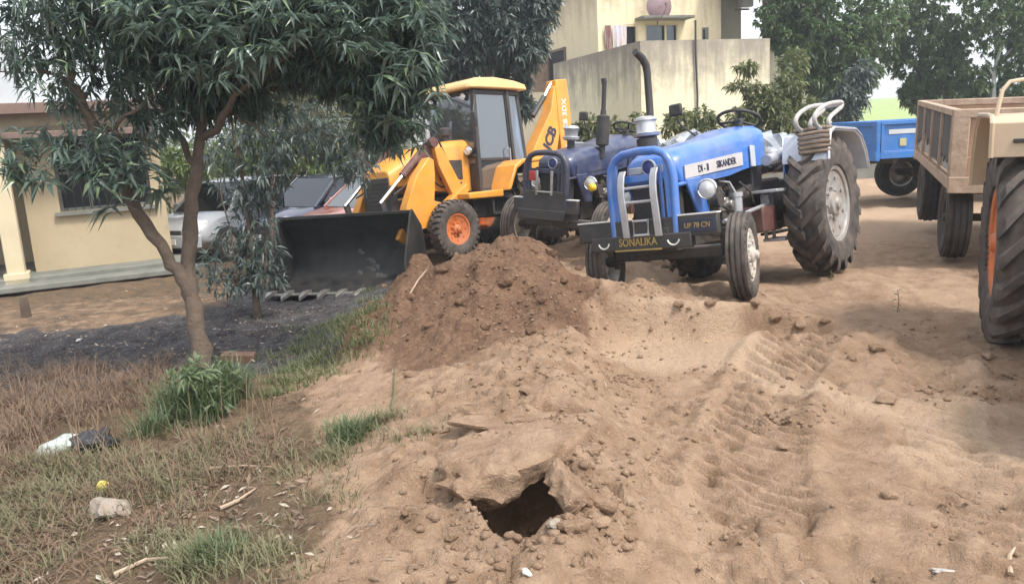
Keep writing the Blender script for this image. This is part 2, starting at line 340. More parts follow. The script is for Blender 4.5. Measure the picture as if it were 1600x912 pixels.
M['palebag'] = mat('pale_bag', (.42, .47, .48), (.34, .42, .36), .35, bump=.6, scale=8, dust=.2)
M['yellowbag'] = mat('yellow_scrap', (.60, .48, .08), (.5, .40, .1), .4, bump=.5, scale=10)
M['stone'] = mat('grey_stone', (.30, .26, .22), (.22, .19, .16), .9, scale=6, bump=.6, dust=.3)
M['brick'] = mat('fired_brick', (.16, .085, .06), (.12, .06, .045), .9, scale=8, bump=.4, dust=.3)
M['carwhite'] = mat('white_car_paint', (.36, .39, .42), (.30, .32, .35), .25, scale=3, dust=.2, coat=.8)
M['carred'] = mat('red_car_paint', (.42, .11, .07), (.36, .085, .055), .25, scale=2, dust=.25, dustc=(.5, .33, .25), coat=.9)
M['carblue'] = mat('blue_car_paint', (.04, .05, .12), (.03, .04, .1), .25, scale=2, dust=.2, dustc=(.3, .3, .32), coat=.9)
M['glass'] = glass_mat('window_glass', (.45, .5, .52), .05, .03)
M['cabglass'] = glass_mat('cab_glass', (.6, .68, .78), .02, .12, .62)
M['dustglass'] = glass_mat('dusty_screen', (.4, .42, .42), .12, .45)
M['mirror'] = mat('mirror_face', (.5, .52, .54), None, .06, metal=1.)

# ---------------------------------------------------------------- mesh building
class MB:
    def __init__(s): s.v = []; s.f = []
    def add(s, vs, fs):
        o = len(s.v); s.v += [tuple(v) for v in vs]; s.f += [tuple(i + o for i in f) for f in fs]; return s
    def box(s, c, d, rot=None, taper=None):
        x, y, z = (v / 2 for v in d); vs = []
        for i in (-1, 1):
            for j in (-1, 1):
                for k in (-1, 1):
                    t = taper if (taper and k > 0) else 1
                    p = Vector((i * x * t, j * y * t, k * z))
                    if rot is not None: p = rot @ p
                    vs.append(p + Vector(c))
        return s.add(vs, [(0, 1, 3, 2), (4, 6, 7, 5), (0, 4, 5, 1), (2, 3, 7, 6), (0, 2, 6, 4), (1, 5, 7, 3)])
    def bar(s, a, b, w, h, up=(0, 0, 1)):
        a = Vector(a); b = Vector(b); d = (b - a); L = d.length; d.normalize(); u = Vector(up)
        if abs(d.dot(u)) > .98: u = Vector((1, 0, 0))
        y = u.cross(d).normalized(); z = d.cross(y)
        rot = Matrix((d, y, z)).transposed(); return s.box((a + b) / 2, (L, w, h), rot)
    def tube(s, P, r, n=10, cap=True, closed=False):
        P = [Vector(p) for p in P]; m = len(P); rs = r if isinstance(r, (list, tuple)) else [r] * m
        vs = []; ref = None
        for i in range(m):
            if closed: t = P[(i + 1) % m] - P[i - 1]
            else: t = P[min(i + 1, m - 1)] - P[max(i - 1, 0)]
            t.normalize()
            if ref is None:
                ref = Vector((0, 0, 1)) if abs(t.z) < .9 else Vector((1, 0, 0))
            u = ref - t * ref.dot(t); u.normalize(); ref = u; v = t.cross(u)
            for k in range(n):
                a = 2 * math.pi * k / n; vs.append(P[i] + (u * math.cos(a) + v * math.sin(a)) * rs[i])
        fs = []
        for i in range(m if closed else m - 1):
            j = (i + 1) % m
            for k in range(n): fs.append((i * n + k, i * n + (k + 1) % n, j * n + (k + 1) % n, j * n + k))
        if cap and not closed: fs.append(tuple(range(n - 1, -1, -1))); fs.append(tuple((m - 1) * n + k for k in range(n)))
        return s.add(vs, fs)
    def smooth_tube(s, P, r, n=10, k=4):
        P = [Vector(p) for p in P]; Q = []
        for i in range(len(P) - 1):
            a, b, c, d = P[max(i - 1, 0)], P[i], P[i + 1], P[min(i + 2, len(P) - 1)]
            for j in range(k):
                t = j / k; Q.append(.5 * ((2 * b) + (c - a) * t + (2 * a - 5 * b + 4 * c - d) * t * t + (3 * b - a - 3 * c + d) * t ** 3))
        return s.tube(Q + [P[-1]], r, n)
    def cyl(s, a, b, r, n=16, r2=None): return s.tube([a, b], [r, r2 if r2 is not None else r], n)
    def lathe(s, prof, axis='y', c=(0, 0, 0), n=32, closed=True):
        vs = []; c = Vector(c); m = len(prof)
        for k in range(n):
            a = 2 * math.pi * k / n; ca, sa = math.cos(a), math.sin(a)
            for (t, r) in prof:
                if axis == 'y': p = (r * ca, t, r * sa)
                elif axis == 'z': p = (r * ca, r * sa, t)
                else: p = (t, r * ca, r * sa)
                vs.append(Vector(p) + c)
        fs = []
        for k in range(n):
            k2 = (k + 1) % n
            for i in range(m - 1): fs.append((k * m + i, k * m + i + 1, k2 * m + i + 1, k2 * m + i))
        return s.add(vs, fs)
    def prism(s, poly, a, b, axis='y'):
        """polygon of (u,v) swept from a to b along axis; u,v are the other two in x,y,z order"""
        def p(u, v, t):
            return {'y': (u, t, v), 'x': (t, u, v), 'z': (u, v, t)}[axis]
        n = len(poly); vs = [p(u, v, a) for u, v in poly] + [p(u, v, b) for u, v in poly]
        fs = [tuple(range(n)), tuple(range(2 * n - 1, n - 1, -1))] + [(i, i + n, (i + 1) % n + n, (i + 1) % n) for i in range(n)]
        return s.add(vs, fs)
    def loft(s, secs, cap=True):
        n = len(secs[0]); vs = [p for q in secs for p in q]; fs = []
        for i in range(len(secs) - 1):
            for k in range(n): fs.append((i * n + k, i * n + (k + 1) % n, (i + 1) * n + (k + 1) % n, (i + 1) * n + k))
        if cap: fs.append(tuple(range(n - 1, -1, -1))); fs.append(tuple((len(secs) - 1) * n + k for k in range(n)))
        return s.add(vs, fs)
    def mesh(s, name, m, smooth=True, ang=35, fix=True):
        me = bpy.data.meshes.new(name); me.from_pydata(s.v, [], s.f)
        if fix:
            bm = bmesh.new(); bm.from_mesh(me); bmesh.ops.recalc_face_normals(bm, faces=bm.faces); bm.to_mesh(me); bm.free()
        me.materials.append(m)
        if smooth:
            me.polygons.foreach_set('use_smooth', [True] * len(me.polygons)); me.set_sharp_from_angle(angle=R(ang))
        me.update(); return me

def link(name, me, parent=None, mtx=None, bev=0):
    o = bpy.data.objects.new(name, me); COL.objects.link(o)
    if parent is not None: o.parent = parent
    if mtx is not None: o.matrix_local = mtx
    if bev:
        b = o.modifiers.new('bevel', 'BEVEL'); b.width = bev; b.segments = 2; b.limit_method = 'ANGLE'; b.angle_limit = R(40)
    return o
def obj(name, mb, m, parent=None, mtx=None, bev=0, ang=35, smooth=True): return link(name, mb.mesh(name, m, smooth, ang), parent, mtx, bev)
def tag(o, label=None, cat=None, group=None, kind=None):
    if label: o['label'] = label
    if cat: o['category'] = cat
    if group: o['group'] = group
    if kind: o['kind'] = kind
    return o
def thing(name, label, cat, mtx=None, group=None):
    o = bpy.data.objects.new(name, None); COL.objects.link(o); o.empty_display_size = .1
    if mtx is not None: o.matrix_world = mtx
    return tag(o, label, cat, group)
def pose(X, Y, Z, yaw, sc=1., pitch=0., roll=0.):
    return Matrix.Translation((X, Y, Z)) @ Matrix.Rotation(R(yaw), 4, 'Z') @ Matrix.Rotation(R(roll), 4, 'X') @ Matrix.Rotation(R(pitch), 4, 'Y') @ Matrix.Scale(sc, 4)
def T(*p): return Matrix.Translation(p)
def text(name, s, size, m, parent, mtx, ext=.003, sx=1., bold=0.):
    cu = bpy.data.curves.new(name, 'FONT'); cu.body = s; cu.size = size; cu.extrude = ext; cu.align_x = 'CENTER'; cu.align_y = 'CENTER'; cu.offset = bold; cu.resolution_u = 3
    o = bpy.data.objects.new(name, cu); COL.objects.link(o)
    dg = bpy.context.evaluated_depsgraph_get(); me = bpy.data.meshes.new_from_object(o.evaluated_get(dg)); bpy.data.objects.remove(o)
    me.materials.clear(); me.materials.append(m)
    return link(name, me, parent, mtx @ Matrix.Diagonal((sx, 1, 1, 1)))
def frame(x, z, o):
    """matrix whose local x is x, local y is the up direction z, origin o (for lettering)"""
    x = Vector(x).normalized(); y = Vector(z); y = (y - x * y.dot(x)).normalized(); n = x.cross(y)
    m = Matrix((x, y, n)).transposed().to_4x4(); m.translation = Vector(o); return m
def raw(name, V, F, m, attr=None, smooth=True):
    """mesh straight from numpy arrays; F is (n,3) or (n,4)"""
    me = bpy.data.meshes.new(name); k = F.shape[1]
    me.vertices.add(len(V)); me.vertices.foreach_set('co', V.astype(np.float32).ravel())
    me.loops.add(F.size); me.loops.foreach_set('vertex_index', F.astype(np.int32).ravel())
    me.polygons.add(len(F)); me.polygons.foreach_set('loop_start', np.arange(0, F.size, k, dtype=np.int32))
    me.polygons.foreach_set('use_smooth', np.full(len(F), smooth)); me.update(calc_edges=True)
    if attr is not None:
        a = me.color_attributes.new('soil', 'FLOAT_COLOR', 'POINT'); a.data.foreach_set('color', attr.astype(np.float32).ravel())
    me.materials.append(m); return me
# ---------------------------------------------------------------- the ground sheet
def _axis_y():
    a = [-40, -25, -14, -8, -4, -2, -.6, .3, .9, 1.3, 1.6, 1.8, 1.95, 2.05, 2.12]; y = 2.15
    while y < 10: a.append(y); y += .0105 * y / 2.5 if y < 7.6 else .0075 * y
    while y < 240: a.append(y); y *= 1.035
    return np.array(a)
def _axis_x():
    a = []; x = 0.
    while x < 2.7: a.append(x); x += .018
    while x < 5.5: a.append(x); x += .034
    st = .04
    while x < 150: a.append(x); x += st; st *= 1.09
    a = np.array(a); return np.concatenate([-a[:0:-1], a])
ax_, ay_ = _axis_x(), _axis_y()
GX, GY = np.meshgrid(ax_, ay_); GXf, GYf = GX.ravel(), GY.ravel()
gh, gheap, gridge, grough, gL, gsm = ground(GXf, GYf)
nx, ny = len(ax_), len(ay_)
ii = np.arange((ny - 1) * (nx - 1)); r_, c_ = ii // (nx - 1), ii % (nx - 1); i0 = r_ * nx + c_
GF = np.stack([i0, i0 + 1, i0 + 1 + nx, i0 + nx], 1)
nz1 = fbm(GXf * .9, GYf * .9, 501, 4); nz2 = fbm(GXf * 2.5, GYf * 2.5, 502, 4)
sx_ = GXf + .5 * nz1; sy_ = GYf + .6 * nz1
ash = .36 * sm(-2, -3, sx_) * sm(8.5, 9.5, sy_) + sm(-1.15, -1.75, sx_ + .12 * (GYf - 6)) * sm(5.7, 6.4, sy_) * sm(10.0, 9.2, sy_ - .12 * (GXf + 3)) + .9 * sm(-.6, -1.5, sx_) * sm(8.2, 8.8, sy_) * sm(12.5, 11.2, sy_) * sm(-4.2, -3.4, sx_)
red = np.clip(1.3 * sm(.06, .22, gheap + .14 * nz2) + 1.1 * np.exp(-(((sx_ + .35) / .75) ** 2 + ((sy_ - 6.05) / .55) ** 2)), 0, 1) * (1 - .75 * sm(.35, .8, GXf + .3 * nz2)) + .35 * np.clip(grough * 1.3 - .2, 0, 1) * sm(.1, .35, nz2 + .12) * sm(.3, .6, GXf) * sm(6.5, 6, GYf) + .25 * sm(.2, .5, nz2) * sm(1.5, 2.5, GXf) * sm(5, 6.2, GYf) * sm(9, 7, GYf)
lit = sm(-1.07, -1.62, sx_ + .28 * (GYf - 4.2)) * sm(7.3, 6.2, sy_) + .4 * sm(-3, -5, sx_) * sm(11, 13, sy_) + .55 * sm(-2, -3, sx_) * sm(8.5, 9.5, sy_)
pale = .6 * gsm + .75 * np.exp(-((polydist(sx_, sy_, [(1.2, 5.75), (2.0, 4.6), (3.2, 4.1)])[0]) / .28) ** 2) + .5 * sm(.15, .4, nz1) * sm(.5, 1, GXf) + .5 * sm(9, 11, GYf) * sm(1, 3, GXf)
pale = pale * (1 - np.clip(gheap * 3, 0, 1))
soilc = np.clip(np.stack([ash, red, lit, pale], 1), 0, 1)
g_ob = link('ground', raw('ground', np.stack([GXf, GYf, gh], 1), GF, M['ground'], soilc)); tag(g_ob, kind='structure')

# broken crust plates and clods lying on the ridge and the heap
def clod_mesh(name, r, seed, m, flat=(1, 1, .7), amp=.35, sub=2):
    bm = bmesh.new(); bmesh.ops.create_icosphere(bm, subdivisions=sub, radius=1)
    V = np.array([v.co[:] for v in bm.verts]); rs = np.random.default_rng(seed); off = rs.random(3) * 50
    for k in range(6):      # a few flat breaks
        n = rs.normal(size=3); n /= np.linalg.norm(n); d = V @ n; V -= np.outer(np.maximum(d - .62 - .2 * rs.random(), 0), n)
    nzv = fbm(V[:, 0] * 1.7 + off[0] + V[:, 2], V[:, 1] * 1.7 + off[1] - V[:, 2] * .7, seed, 4)
    V *= (1 + amp * nzv)[:, None]; V *= np.array(flat) * r
    for v, c in zip(bm.verts, V): v.co = c
    me = bpy.data.meshes.new(name); bm.to_mesh(me); bm.free(); me.materials.append(m)
    me.polygons.foreach_set('use_smooth', [True] * len(me.polygons)); me.set_sharp_from_angle(angle=R(38)); return me
def plate_mesh(name, rx, ry, th, seed, m, n=9):
    """a flat piece of dried crust with a ragged edge and a crumbling underside"""
    rs = np.random.default_rng(seed); mb = MB(); rings = []
    rad = [.75 + .5 * rs.random() for _ in range(n)]
    pts = []
    for k in range(n):
        a = 2 * math.pi * (k + .5 * rs.random()) / n; pts.append((math.cos(a) * rx * rad[k], math.sin(a) * ry * rad[k]))
    big = []
    for k in range(n):
        p, q = pts[k], pts[(k + 1) % n]
        for t in (0, .34, .67):
            j = .06 * (rx + ry) * (rs.random() - .5) if t else 0; big.append((p[0] + (q[0] - p[0]) * t + j, p[1] + (q[1] - p[1]) * t + j))
    def ring(f, z, nzz): return [(x * f + nzz * (rs.random() - .5), y * f + nzz * (rs.random() - .5), z + nzz * .6 * (rs.random() - .5)) for x, y in big]
    t = th
    secs = [ring(.25, t * .52, t * .12), ring(.62, t * .5, t * .2), ring(.92, t * .46, t * .16), ring(1., t * .28, t * .1), ring(.98, -t * .1, t * .3), ring(.84, -t * .5, t * .3), ring(.3, -t * .6, t * .2)]
    mb.loft(secs); return mb.mesh(name, m, True, 40)
hz = gsoft(HOLE[0] - .1, HOLE[1] + .25)
_tx = bpy.data.textures.new('crumble', 'CLOUDS'); _tx.noise_scale = .07; _tx.noise_depth = 4
def crumble(o, st=.03, lv=2):
    a = o.modifiers.new('subdivide', 'SUBSURF'); a.subdivision_type = 'SIMPLE'; a.levels = lv; a.render_levels = lv
    d = o.modifiers.new('crumble', 'DISPLACE'); d.texture = _tx; d.strength = st; d.texture_coords = 'GLOBAL'; d.mid_level = .5
def slab(label, p, yaw, tx, ty, rx, ry, th, seed, name='soil_slab', m='tan_soil', group=None, cat='soil slab'):
    me = plate_mesh(name, rx, ry, th, seed, M[m])
    o = link(name, me); o.matrix_world = T(*p) @ Matrix.Rotation(R(yaw), 4, 'Z') @ Matrix.Rotation(R(tx), 4, 'X') @ Matrix.Rotation(R(ty), 4, 'Y')
    crumble(o, min(.045, th * .42)); return tag(o, label, cat, group)
zr_ = .5 * (gsoft(.42, 3.5) + gsoft(-.5, 3.5))
slab('thick crust of dry earth roofing the back of the dark hole', (-.06, 3.47, zr_ + .035), 8, -4, -3, .40, .33, .13, 5)
slab('upright pale slab of earth on the right rim of the hole', at(888, 765, 3.22), 8, 4, 46, .085, .16, .09, 8)
o = link('earth_boulder', clod_mesh('earth_boulder', .2, 12, M['tan_soil'], (.98, .60, .50), .55, 3)); o.matrix_world = T(*at(758, 752, 3.36)) @ Matrix.Rotation(R(14), 4, 'Z') @ Matrix.Rotation(R(12), 4, 'Y')
crumble(o, .05, 1); tag(o, 'rounded brown lump of earth hanging over the left of the hole', 'earth lump')
slab('pale smooth block of earth standing at the left end of the cut face', at(893, 512, 6.35), 30, 30, 0, .14, .10, .10, 15)
CR = 'broken crust plates along the ridge'
PL = ['long crust plate with a dark lifted edge, highest of the plates on the ridge', 'widest thin crust plate lying flat left of the ridge crest above the hole', 'small plate on the ridge crest up right of the hole', 'small dark-edged plate just above the upright slab', 'rightmost plate of the group above the hole', 'plate between the highest plate and the thick overhanging crust', 'leftmost thin plate of crust up left of the hole', 'small plate just below the upright slab by the light stone', 'plate on the slope to the right of the upright slab']
for kk, (px, py, rx, ry, yw, tx, ty, sd) in enumerate([(862, 607, .19, .10, 20, -8, 4, 21), (775, 668, .22, .10, -10, -5, 2, 22), (905, 678, .10, .07, 40, -12, 12, 23), (880, 706, .09, .05, 15, -14, 6, 24), (925, 700, .08, .06, 70, -8, 18, 26), (835, 655, .14, .08, 25, -9, 3, 27), (700, 668, .15, .08, 10, -6, -6, 29), (900, 835, .07, .05, 35, -8, 10, 30), (930, 790, .08, .05, -20, -8, 14, 31)]):
    p = on_ground(px, py); slab(PL[kk], (p.x, p.y, p.z + .004), yw, tx, ty, rx, ry, .036, sd, 'crust_plate', 'tan_soil', CR, 'crust plate')
CL = [clod_mesh('soil_clod', 1, 40 + k, M['tan_soil'], (1, .8, .62)) for k in range(5)]; CLR = [clod_mesh('red_clod', 1, 60 + k, M['red_soil'], (1, .85, .65)) for k in range(5)]
for k, (px, py, r) in enumerate([(1345, 560, .075), (1370, 553, .06), (1330, 575, .045), (1400, 570, .05), (1385, 640, .07), (1210, 505, .06), (1180, 480, .055), (1250, 520, .06), (1290, 505, .045), (1060, 497, .05), (985, 690, .035), (945, 770, .035), (690, 610, .03), (640, 590, .04), (1000, 560, .03), (1235, 590, .05), (940, 820, .04), (1110, 480, .05), (1160, 470, .06), (1450, 605, .04), (1540, 565, .05), (1225, 700, .035), (1390, 780, .04)]):
    p = on_ground(px, py); o = link('soil_clod', CL[k % 5]); o.matrix_world = T(p.x, p.y, p.z + r * .2) @ Matrix.Rotation(k * 2.4, 4, 'Z') @ Matrix.Scale(r, 4)
    tag(o, 'loose lump of dry tan earth on the churned ground', 'clod', 'loose earth clods')
for k, (px, py, r) in enumerate([(770, 365, .07), (800, 352, .08), (830, 360, .06), (740, 395, .07), (690, 430, .06), (860, 400, .07), (905, 420, .07), (640, 470, .05), (720, 480, .06), (790, 450, .07), (850, 470, .06), (760, 520, .05), (830, 520, .06), (670, 520, .05), (620, 500, .05), (600, 450, .05), (880, 440, .05), (1010, 410, .07), (1040, 420, .06)]):
    p = on_ground(px, py); o = link('soil_clod', CLR[k % 5]); o.matrix_world = T(p.x, p.y, p.z + r * .15) @ Matrix.Rotation(k * 1.7, 4, 'Z') @ Matrix.Scale(r, 4)
    tag(o, 'lump of reddish dug soil on the side of the heap', 'clod', 'lumps on the dug heap')
def scatter_clods(n, name, fn, m, rmin, rmax, seed):
    """crumbs of soil beyond counting, one object"""
    rs = np.random.default_rng(seed); bm = bmesh.new(); bmesh.ops.create_icosphere(bm, subdivisions=1, radius=1)
    V0 = np.array([v.co[:] for v in bm.verts]); F0 = np.array([[v.index for v in f.verts] for f in bm.faces]); bm.free()
    P = fn(rs, n); r = rmin + (rmax - rmin) * rs.random(len(P)) ** 3; z = ground(P[:, 0], P[:, 1])[0]
    VV = V0[None] * (1 + .5 * (rs.random((len(P), len(V0), 1)) - .5)) * np.array([1, .85, .6]) * r[:, None, None]
    a = rs.random(len(P)) * 6.28; c, s = np.cos(a)[:, None], np.sin(a)[:, None]
    X = VV[..., 0] * c - VV[..., 1] * s; Y = VV[..., 0] * s + VV[..., 1] * c
    VV = np.stack([X + P[:, :1], Y + P[:, 1:2], VV[..., 2] + (z + r * .2)[:, None]], -1)
    FF = F0[None] + (np.arange(len(P)) * len(V0))[:, None, None]
    o = link(name, raw(name, VV.reshape(-1, 3), FF.reshape(-1, 3), m)); tag(o, kind='stuff'); return o
def _f1(rs, n):
    s = rs.random(n); P = np.stack([np.interp(s, [0, .5, 1], [-.4, .3, .2]), np.interp(s, [0, .5, 1], [2.3, 4.2, 6.4])], 1)
    return P + rs.normal(size=(n, 2)) * np.array([.4, .2])
def _f2(rs, n):
    c = np.stack([.5 + 3.2 * rs.random(34), 2.5 + 4.6 * rs.random(34)], 1); q = c[rs.integers(34, size=n)]; return q + rs.normal(size=(n, 2)) * np.array([.13, .08])
def _f3(rs, n): return np.stack([-.25 + rs.normal(size=n) * .55, 6.55 + rs.normal(size=n) * .4], 1)
o = scatter_clods(1500, 'soil_crumbs', _f1, M['tan_soil'], .004, .022, 1); tag(o, 'small crumbs of dry soil scattered over the ridge', 'soil crumbs')
def _f4(rs, n):
    a = rs.random(n) * 6.28; r = .24 + .22 * rs.random(n) ** 1.5; return np.stack([HOLE[0] + r * np.cos(a) * 1.1, HOLE[1] + r * 1.5 * np.sin(a)], 1)
o = scatter_clods(420, 'soil_crumbs', _f4, M['tan_soil'], .005, .03, 7); tag(o, 'crumbs of broken crust round the rim of the hole', 'soil crumbs')
o = scatter_clods(1300, 'soil_crumbs', _f2, M['tan_soil'], .004, .022, 2); tag(o, 'small crumbs of soil scattered over the flat ground', 'soil crumbs')
o = scatter_clods(800, 'soil_crumbs', _f3, M['red_soil'], .005, .022, 3); tag(o, 'small reddish crumbs covering the dug heap', 'soil crumbs')

# ---------------------------------------------------------------- the cream house on the left
HA = R(26.7); HM = Matrix.Translation((-8.09, 13.38, -.27)) @ Matrix.Rotation(HA, 4, 'Z')       # x runs along the front, y goes in
hl = thing('cream_house', 'single storey cream house with dark window and veranda at left', 'house', HM)
wb = MB()
WX0, WX1 = .12, 2.27
wb.box(((WX0 + .62) / 2, .15, 1.25), (.62 - WX0, .3, 2.5)); wb.box(((.62 + 2.06) / 2, .15, .53), (1.44, .3, 1.06)); wb.box(((.62 + 2.06) / 2, .15, 2.4), (1.44, .3, .2)); wb.box(((2.06 + WX1) / 2, .15, 1.25), (WX1 - 2.06, .3, 2.5))
wb.box((WX1 - .15, 3.3, 1.25), (.298, 5.996, 2.5)); wb.box((-3, 2.6, 1.25), (6.2, .25, 2.5)); wb.box((.27, 1.45, 1.25), (.296, 2.2, 2.496))
obj('wall', wb, M['wall_left'], hl)
obj('window', MB().box((1.34, .28, 1.68), (1.44, .02, 1.24)), M['darkroom'], hl)
wf = hl.children[-1]
fb = MB()
for x in (.645, 1.1, 1.58, 2.035): fb.box((x, .2, 1.68), (.05, .05, 1.24))
for z in (1.085, 1.7, 2.275): fb.box((1.34, .203, z), (1.33, .04, .05))
obj('frame', fb, M['concrete'], wf)
gb = MB()
for k in range(11): gb.cyl((.72 + k * .125, .17, 1.07), (.72 + k * .125, .17, 2.29), .008, 6)
obj('grille', gb, M['blackmetal'], wf)
obj('sill', MB().box((1.34, -.03, 1.03), (1.6, .12, .06)), M['concrete'], wf)
obj('sunshade', MB().box((-.9, -.32, 2.34), (6.2, .66, .10)), M['fascia'], hl, bev=.01)
obj('roof', MB().box((-1.5, 2.9, 2.78), (8.1, 6.3, .16)).box((-1.5, -.27, 2.77), (8.12, .06, .17)), M['fascia'], hl, bev=.01)
obj('upper_wall', MB().box((-1.9, .1, 2.555), (7.5, .2, .29)), M['wall_left'], hl)
obj('parapet', MB().box((-2.6, -.15, 3.33), (5.9, .12, .94)).box((-2.6, -.15, 3.83), (6.0, .2, .06)), M['parapet'], hl)
for x in (-.12, -.75, -3.3):
    obj('pillar', MB().box((x, -.42, 1.145), (.26, .26, 2.29)).box((x, -.42, .09), (.36, .36, .18)), M['cream'], hl, bev=.012)
obj('door', MB().box((-2.0, 2.42, 1.03), (1.1, .06, 2.06)), M['darkroom'], hl)
for x in (-1.05,): obj('window', MB().box((x, 2.44, 1.5), (.7, .05, 1.1)), M['darkroom'], hl)
obj('plinth', MB().box((-1.8, .55, .03), (8.6, 2.3, .14)).box((-1.8, -.78, -.03), (8.8, .4, .10)), M['concrete'], hl, bev=.02)
# rubble and grass edging of the plinth is stuff, later
cab_ = obj('overhead_cable', MB().tube([at(-250, 70, 10.6), at(-120, 100, 10.8), at(0, 112, 11.2), at(60, 114, 11.6), at(90, 116, 12), at(150, 112, 13)], .012, 6), M['blackmetal'])
tag(cab_, 'thin dark cable strung past the grey parapet of the cream house', 'cable')
# a short brown post, a brick
p = on_ground(42, 497)
pst = obj('wooden_stake', MB().loft([[(p.x + a * r_, p.y + b * r_, p.z + z) for a, b in ((-1, -1), (1, -1), (1, 1), (-1, 1))] for z, r_ in ((-.1, .045), (.12, .042), (.25, .038), (.27, .028))]), M['bark']); tag(pst, 'short brown stake standing on the strip before the cream house', 'stake')
p = on_ground(372, 566)
bk = obj('brick_block', MB().box((0, 0, .05), (.30, .14, .11)), M['brick'], None, T(p.x, p.y, p.z - .01) @ Matrix.Rotation(R(8), 4, 'Z') @ Matrix.Rotation(R(6), 4, 'Y'), bev=.012); tag(bk, 'reddish brick block lying right of the tree foot', 'brick')

# ---------------------------------------------------------------- the yellow house on the right
YA = R(18); YM = Matrix.Translation((3.7, 21.84, 0)) @ Matrix.Rotation(YA, 4, 'Z')
yh = thing('yellow_house', 'two storey pale yellow house with stained terrace wall', 'house', YM)
obj('terrace_wall', MB().box((2.0, .1, 1.93), (4.0, .2, 3.86)).box((.1, 3.2, 1.93), (.196, 6.0, 3.856)).box((3.9, 3.2, 1.93), (.2, 6.0, 3.852)).box((2, 3.2, 2.9), (3.6, 6, .14)), M['wall_low'], yh)
obj('drain_pipe', MB().tube([(1.62, -.06, 4.35), (1.62, -.06, 3.5), (1.66, -.06, 2.4), (1.64, -.06, 1.0)], .028, 8), M['blackmetal'], yh)
ub = MB()      # upper storey front with its openings
y0, UZ = 3.41, 7.0
def opening_wall(mb, x0, x1, z0, z1, y, th, holes):
    xs = sorted({x0, x1, *[h[0] for h in holes], *[h[1] for h in holes]})
    for a, b in zip(xs[:-1], xs[1:]):
        hs_ = sorted([h for h in holes if h[0] <= a + 1e-6 and h[1] >= b - 1e-6], key=lambda h: h[2]); z = z0
        for h in hs_:
            if h[2] > z: mb.box(((a + b) / 2, y + th / 2, (z + h[2]) / 2), (b - a, th, h[2] - z))
            z = h[3]
        if z1 > z: mb.box(((a + b) / 2, y + th / 2, (z + z1) / 2), (b - a, th, z1 - z))
holesF = [(1.26, 1.72, 3.1, 4.72), (1.95, 3.12, 4.06, 4.74), (3.95, 4.2, 4.1, 4.6)]
opening_wall(ub, .38, 4.65, 2.4, UZ, y0, .25, holesF)
ub.box((.505, 9.4, 3.5), (.246, 11.45, UZ)); ub.box((.505, 9.4, 3.4), (.24, 11.4, UZ - .2))
obj('upper_wall', MB.add(MB(), ub.v, ub.f), M['wall_up'], yh)
ub2 = MB(); opening_wall(ub2, 4.654, 9.5, 0, UZ, 4.6, .25, [(6.2, 7.2, 4.0, 6.0)]); ub2.box((4.53, 4.1, 3.5), (.24, .9, UZ - .004))
obj('recessed_wall', ub2, mat('grey_green_plaster', (.36, .36, .29), (.29, .30, .25), .9, scale=1.2, spots=(.66, (.22, .22, .2))), yh)
obj('roof', MB().box((4.6, 9.3, UZ + .08), (9.4, 12.6, .16)).box((6.2, 3.4, 6.1), (4.2, 2.3, .12)), M['fascia'], yh, bev=.02)
obj('eave', MB().box((.16, 9.3, 6.62), (.5, 12, .14)), M['fascia'], yh)
for (x0, x1, z0, z1), dr in zip(holesF, ('door', 'window', 'window')):
    wo = obj(dr, MB().box(((x0 + x1) / 2, y0 + .22, (z0 + z1) / 2), (x1 - x0 - .002, .02, z1 - z0 - .002)), M['darkroom'], yh)
    f = MB()
    xs = (x0 + .03, (x0 + .62 * (x1 - x0)), x1 - .03) if dr == 'window' else (x0 + .03, x1 - .03)
    for x in xs: f.box((x, y0 + .03, (z0 + z1) / 2), (.06, .05, z1 - z0 - .004))
    for z in (z0 + .03, z1 - .03): f.box(((x0 + x1) / 2, y0 + .034, z), (x1 - x0 - .12, .045, .06))
    obj('frame', f, M['cream'] if x1 - x0 > .4 else M['concrete'], wo)
    if x1 - x0 > .9: obj('pane', MB().box(((x0 + x1) / 2, y0 + .1, (z0 + z1) / 2), (x1 - x0 - .1, .008, z1 - z0 - .1)), M['glass'], wo)
obj('sunshade', MB().box((2.5, y0 - .28, 4.86), (1.75, .56, .08)), M['concrete'], yh, bev=.01)
wl = obj('window', MB().box((.372, 6.75, 3.65), (.03, 1.5, 1.3)), M['darkroom'], yh)
obj('frame', MB().box((.355, 6.0, 3.65), (.06, .08, 1.42)).box((.355, 7.5, 3.65), (.06, .08, 1.42)).box((.35, 6.75, 4.33), (.07, 1.6, .08)).box((.35, 6.75, 2.97), (.07, 1.6, .08)), M['fascia'], wl)
obj('shutter', MB().box((.05, 7.56, 3.65), (.62, .05, 1.25)), M['palewood'], wl, bev=.01)
def local_plane(px, py, y, Mx):
    Mi = Mx.inverted(); o_ = Mi @ EYE; d_ = (Mi.to_3x3() @ (at(px, py, 1) - EYE)); t = (y - o_.y) / d_.y; return o_ + d_ * t
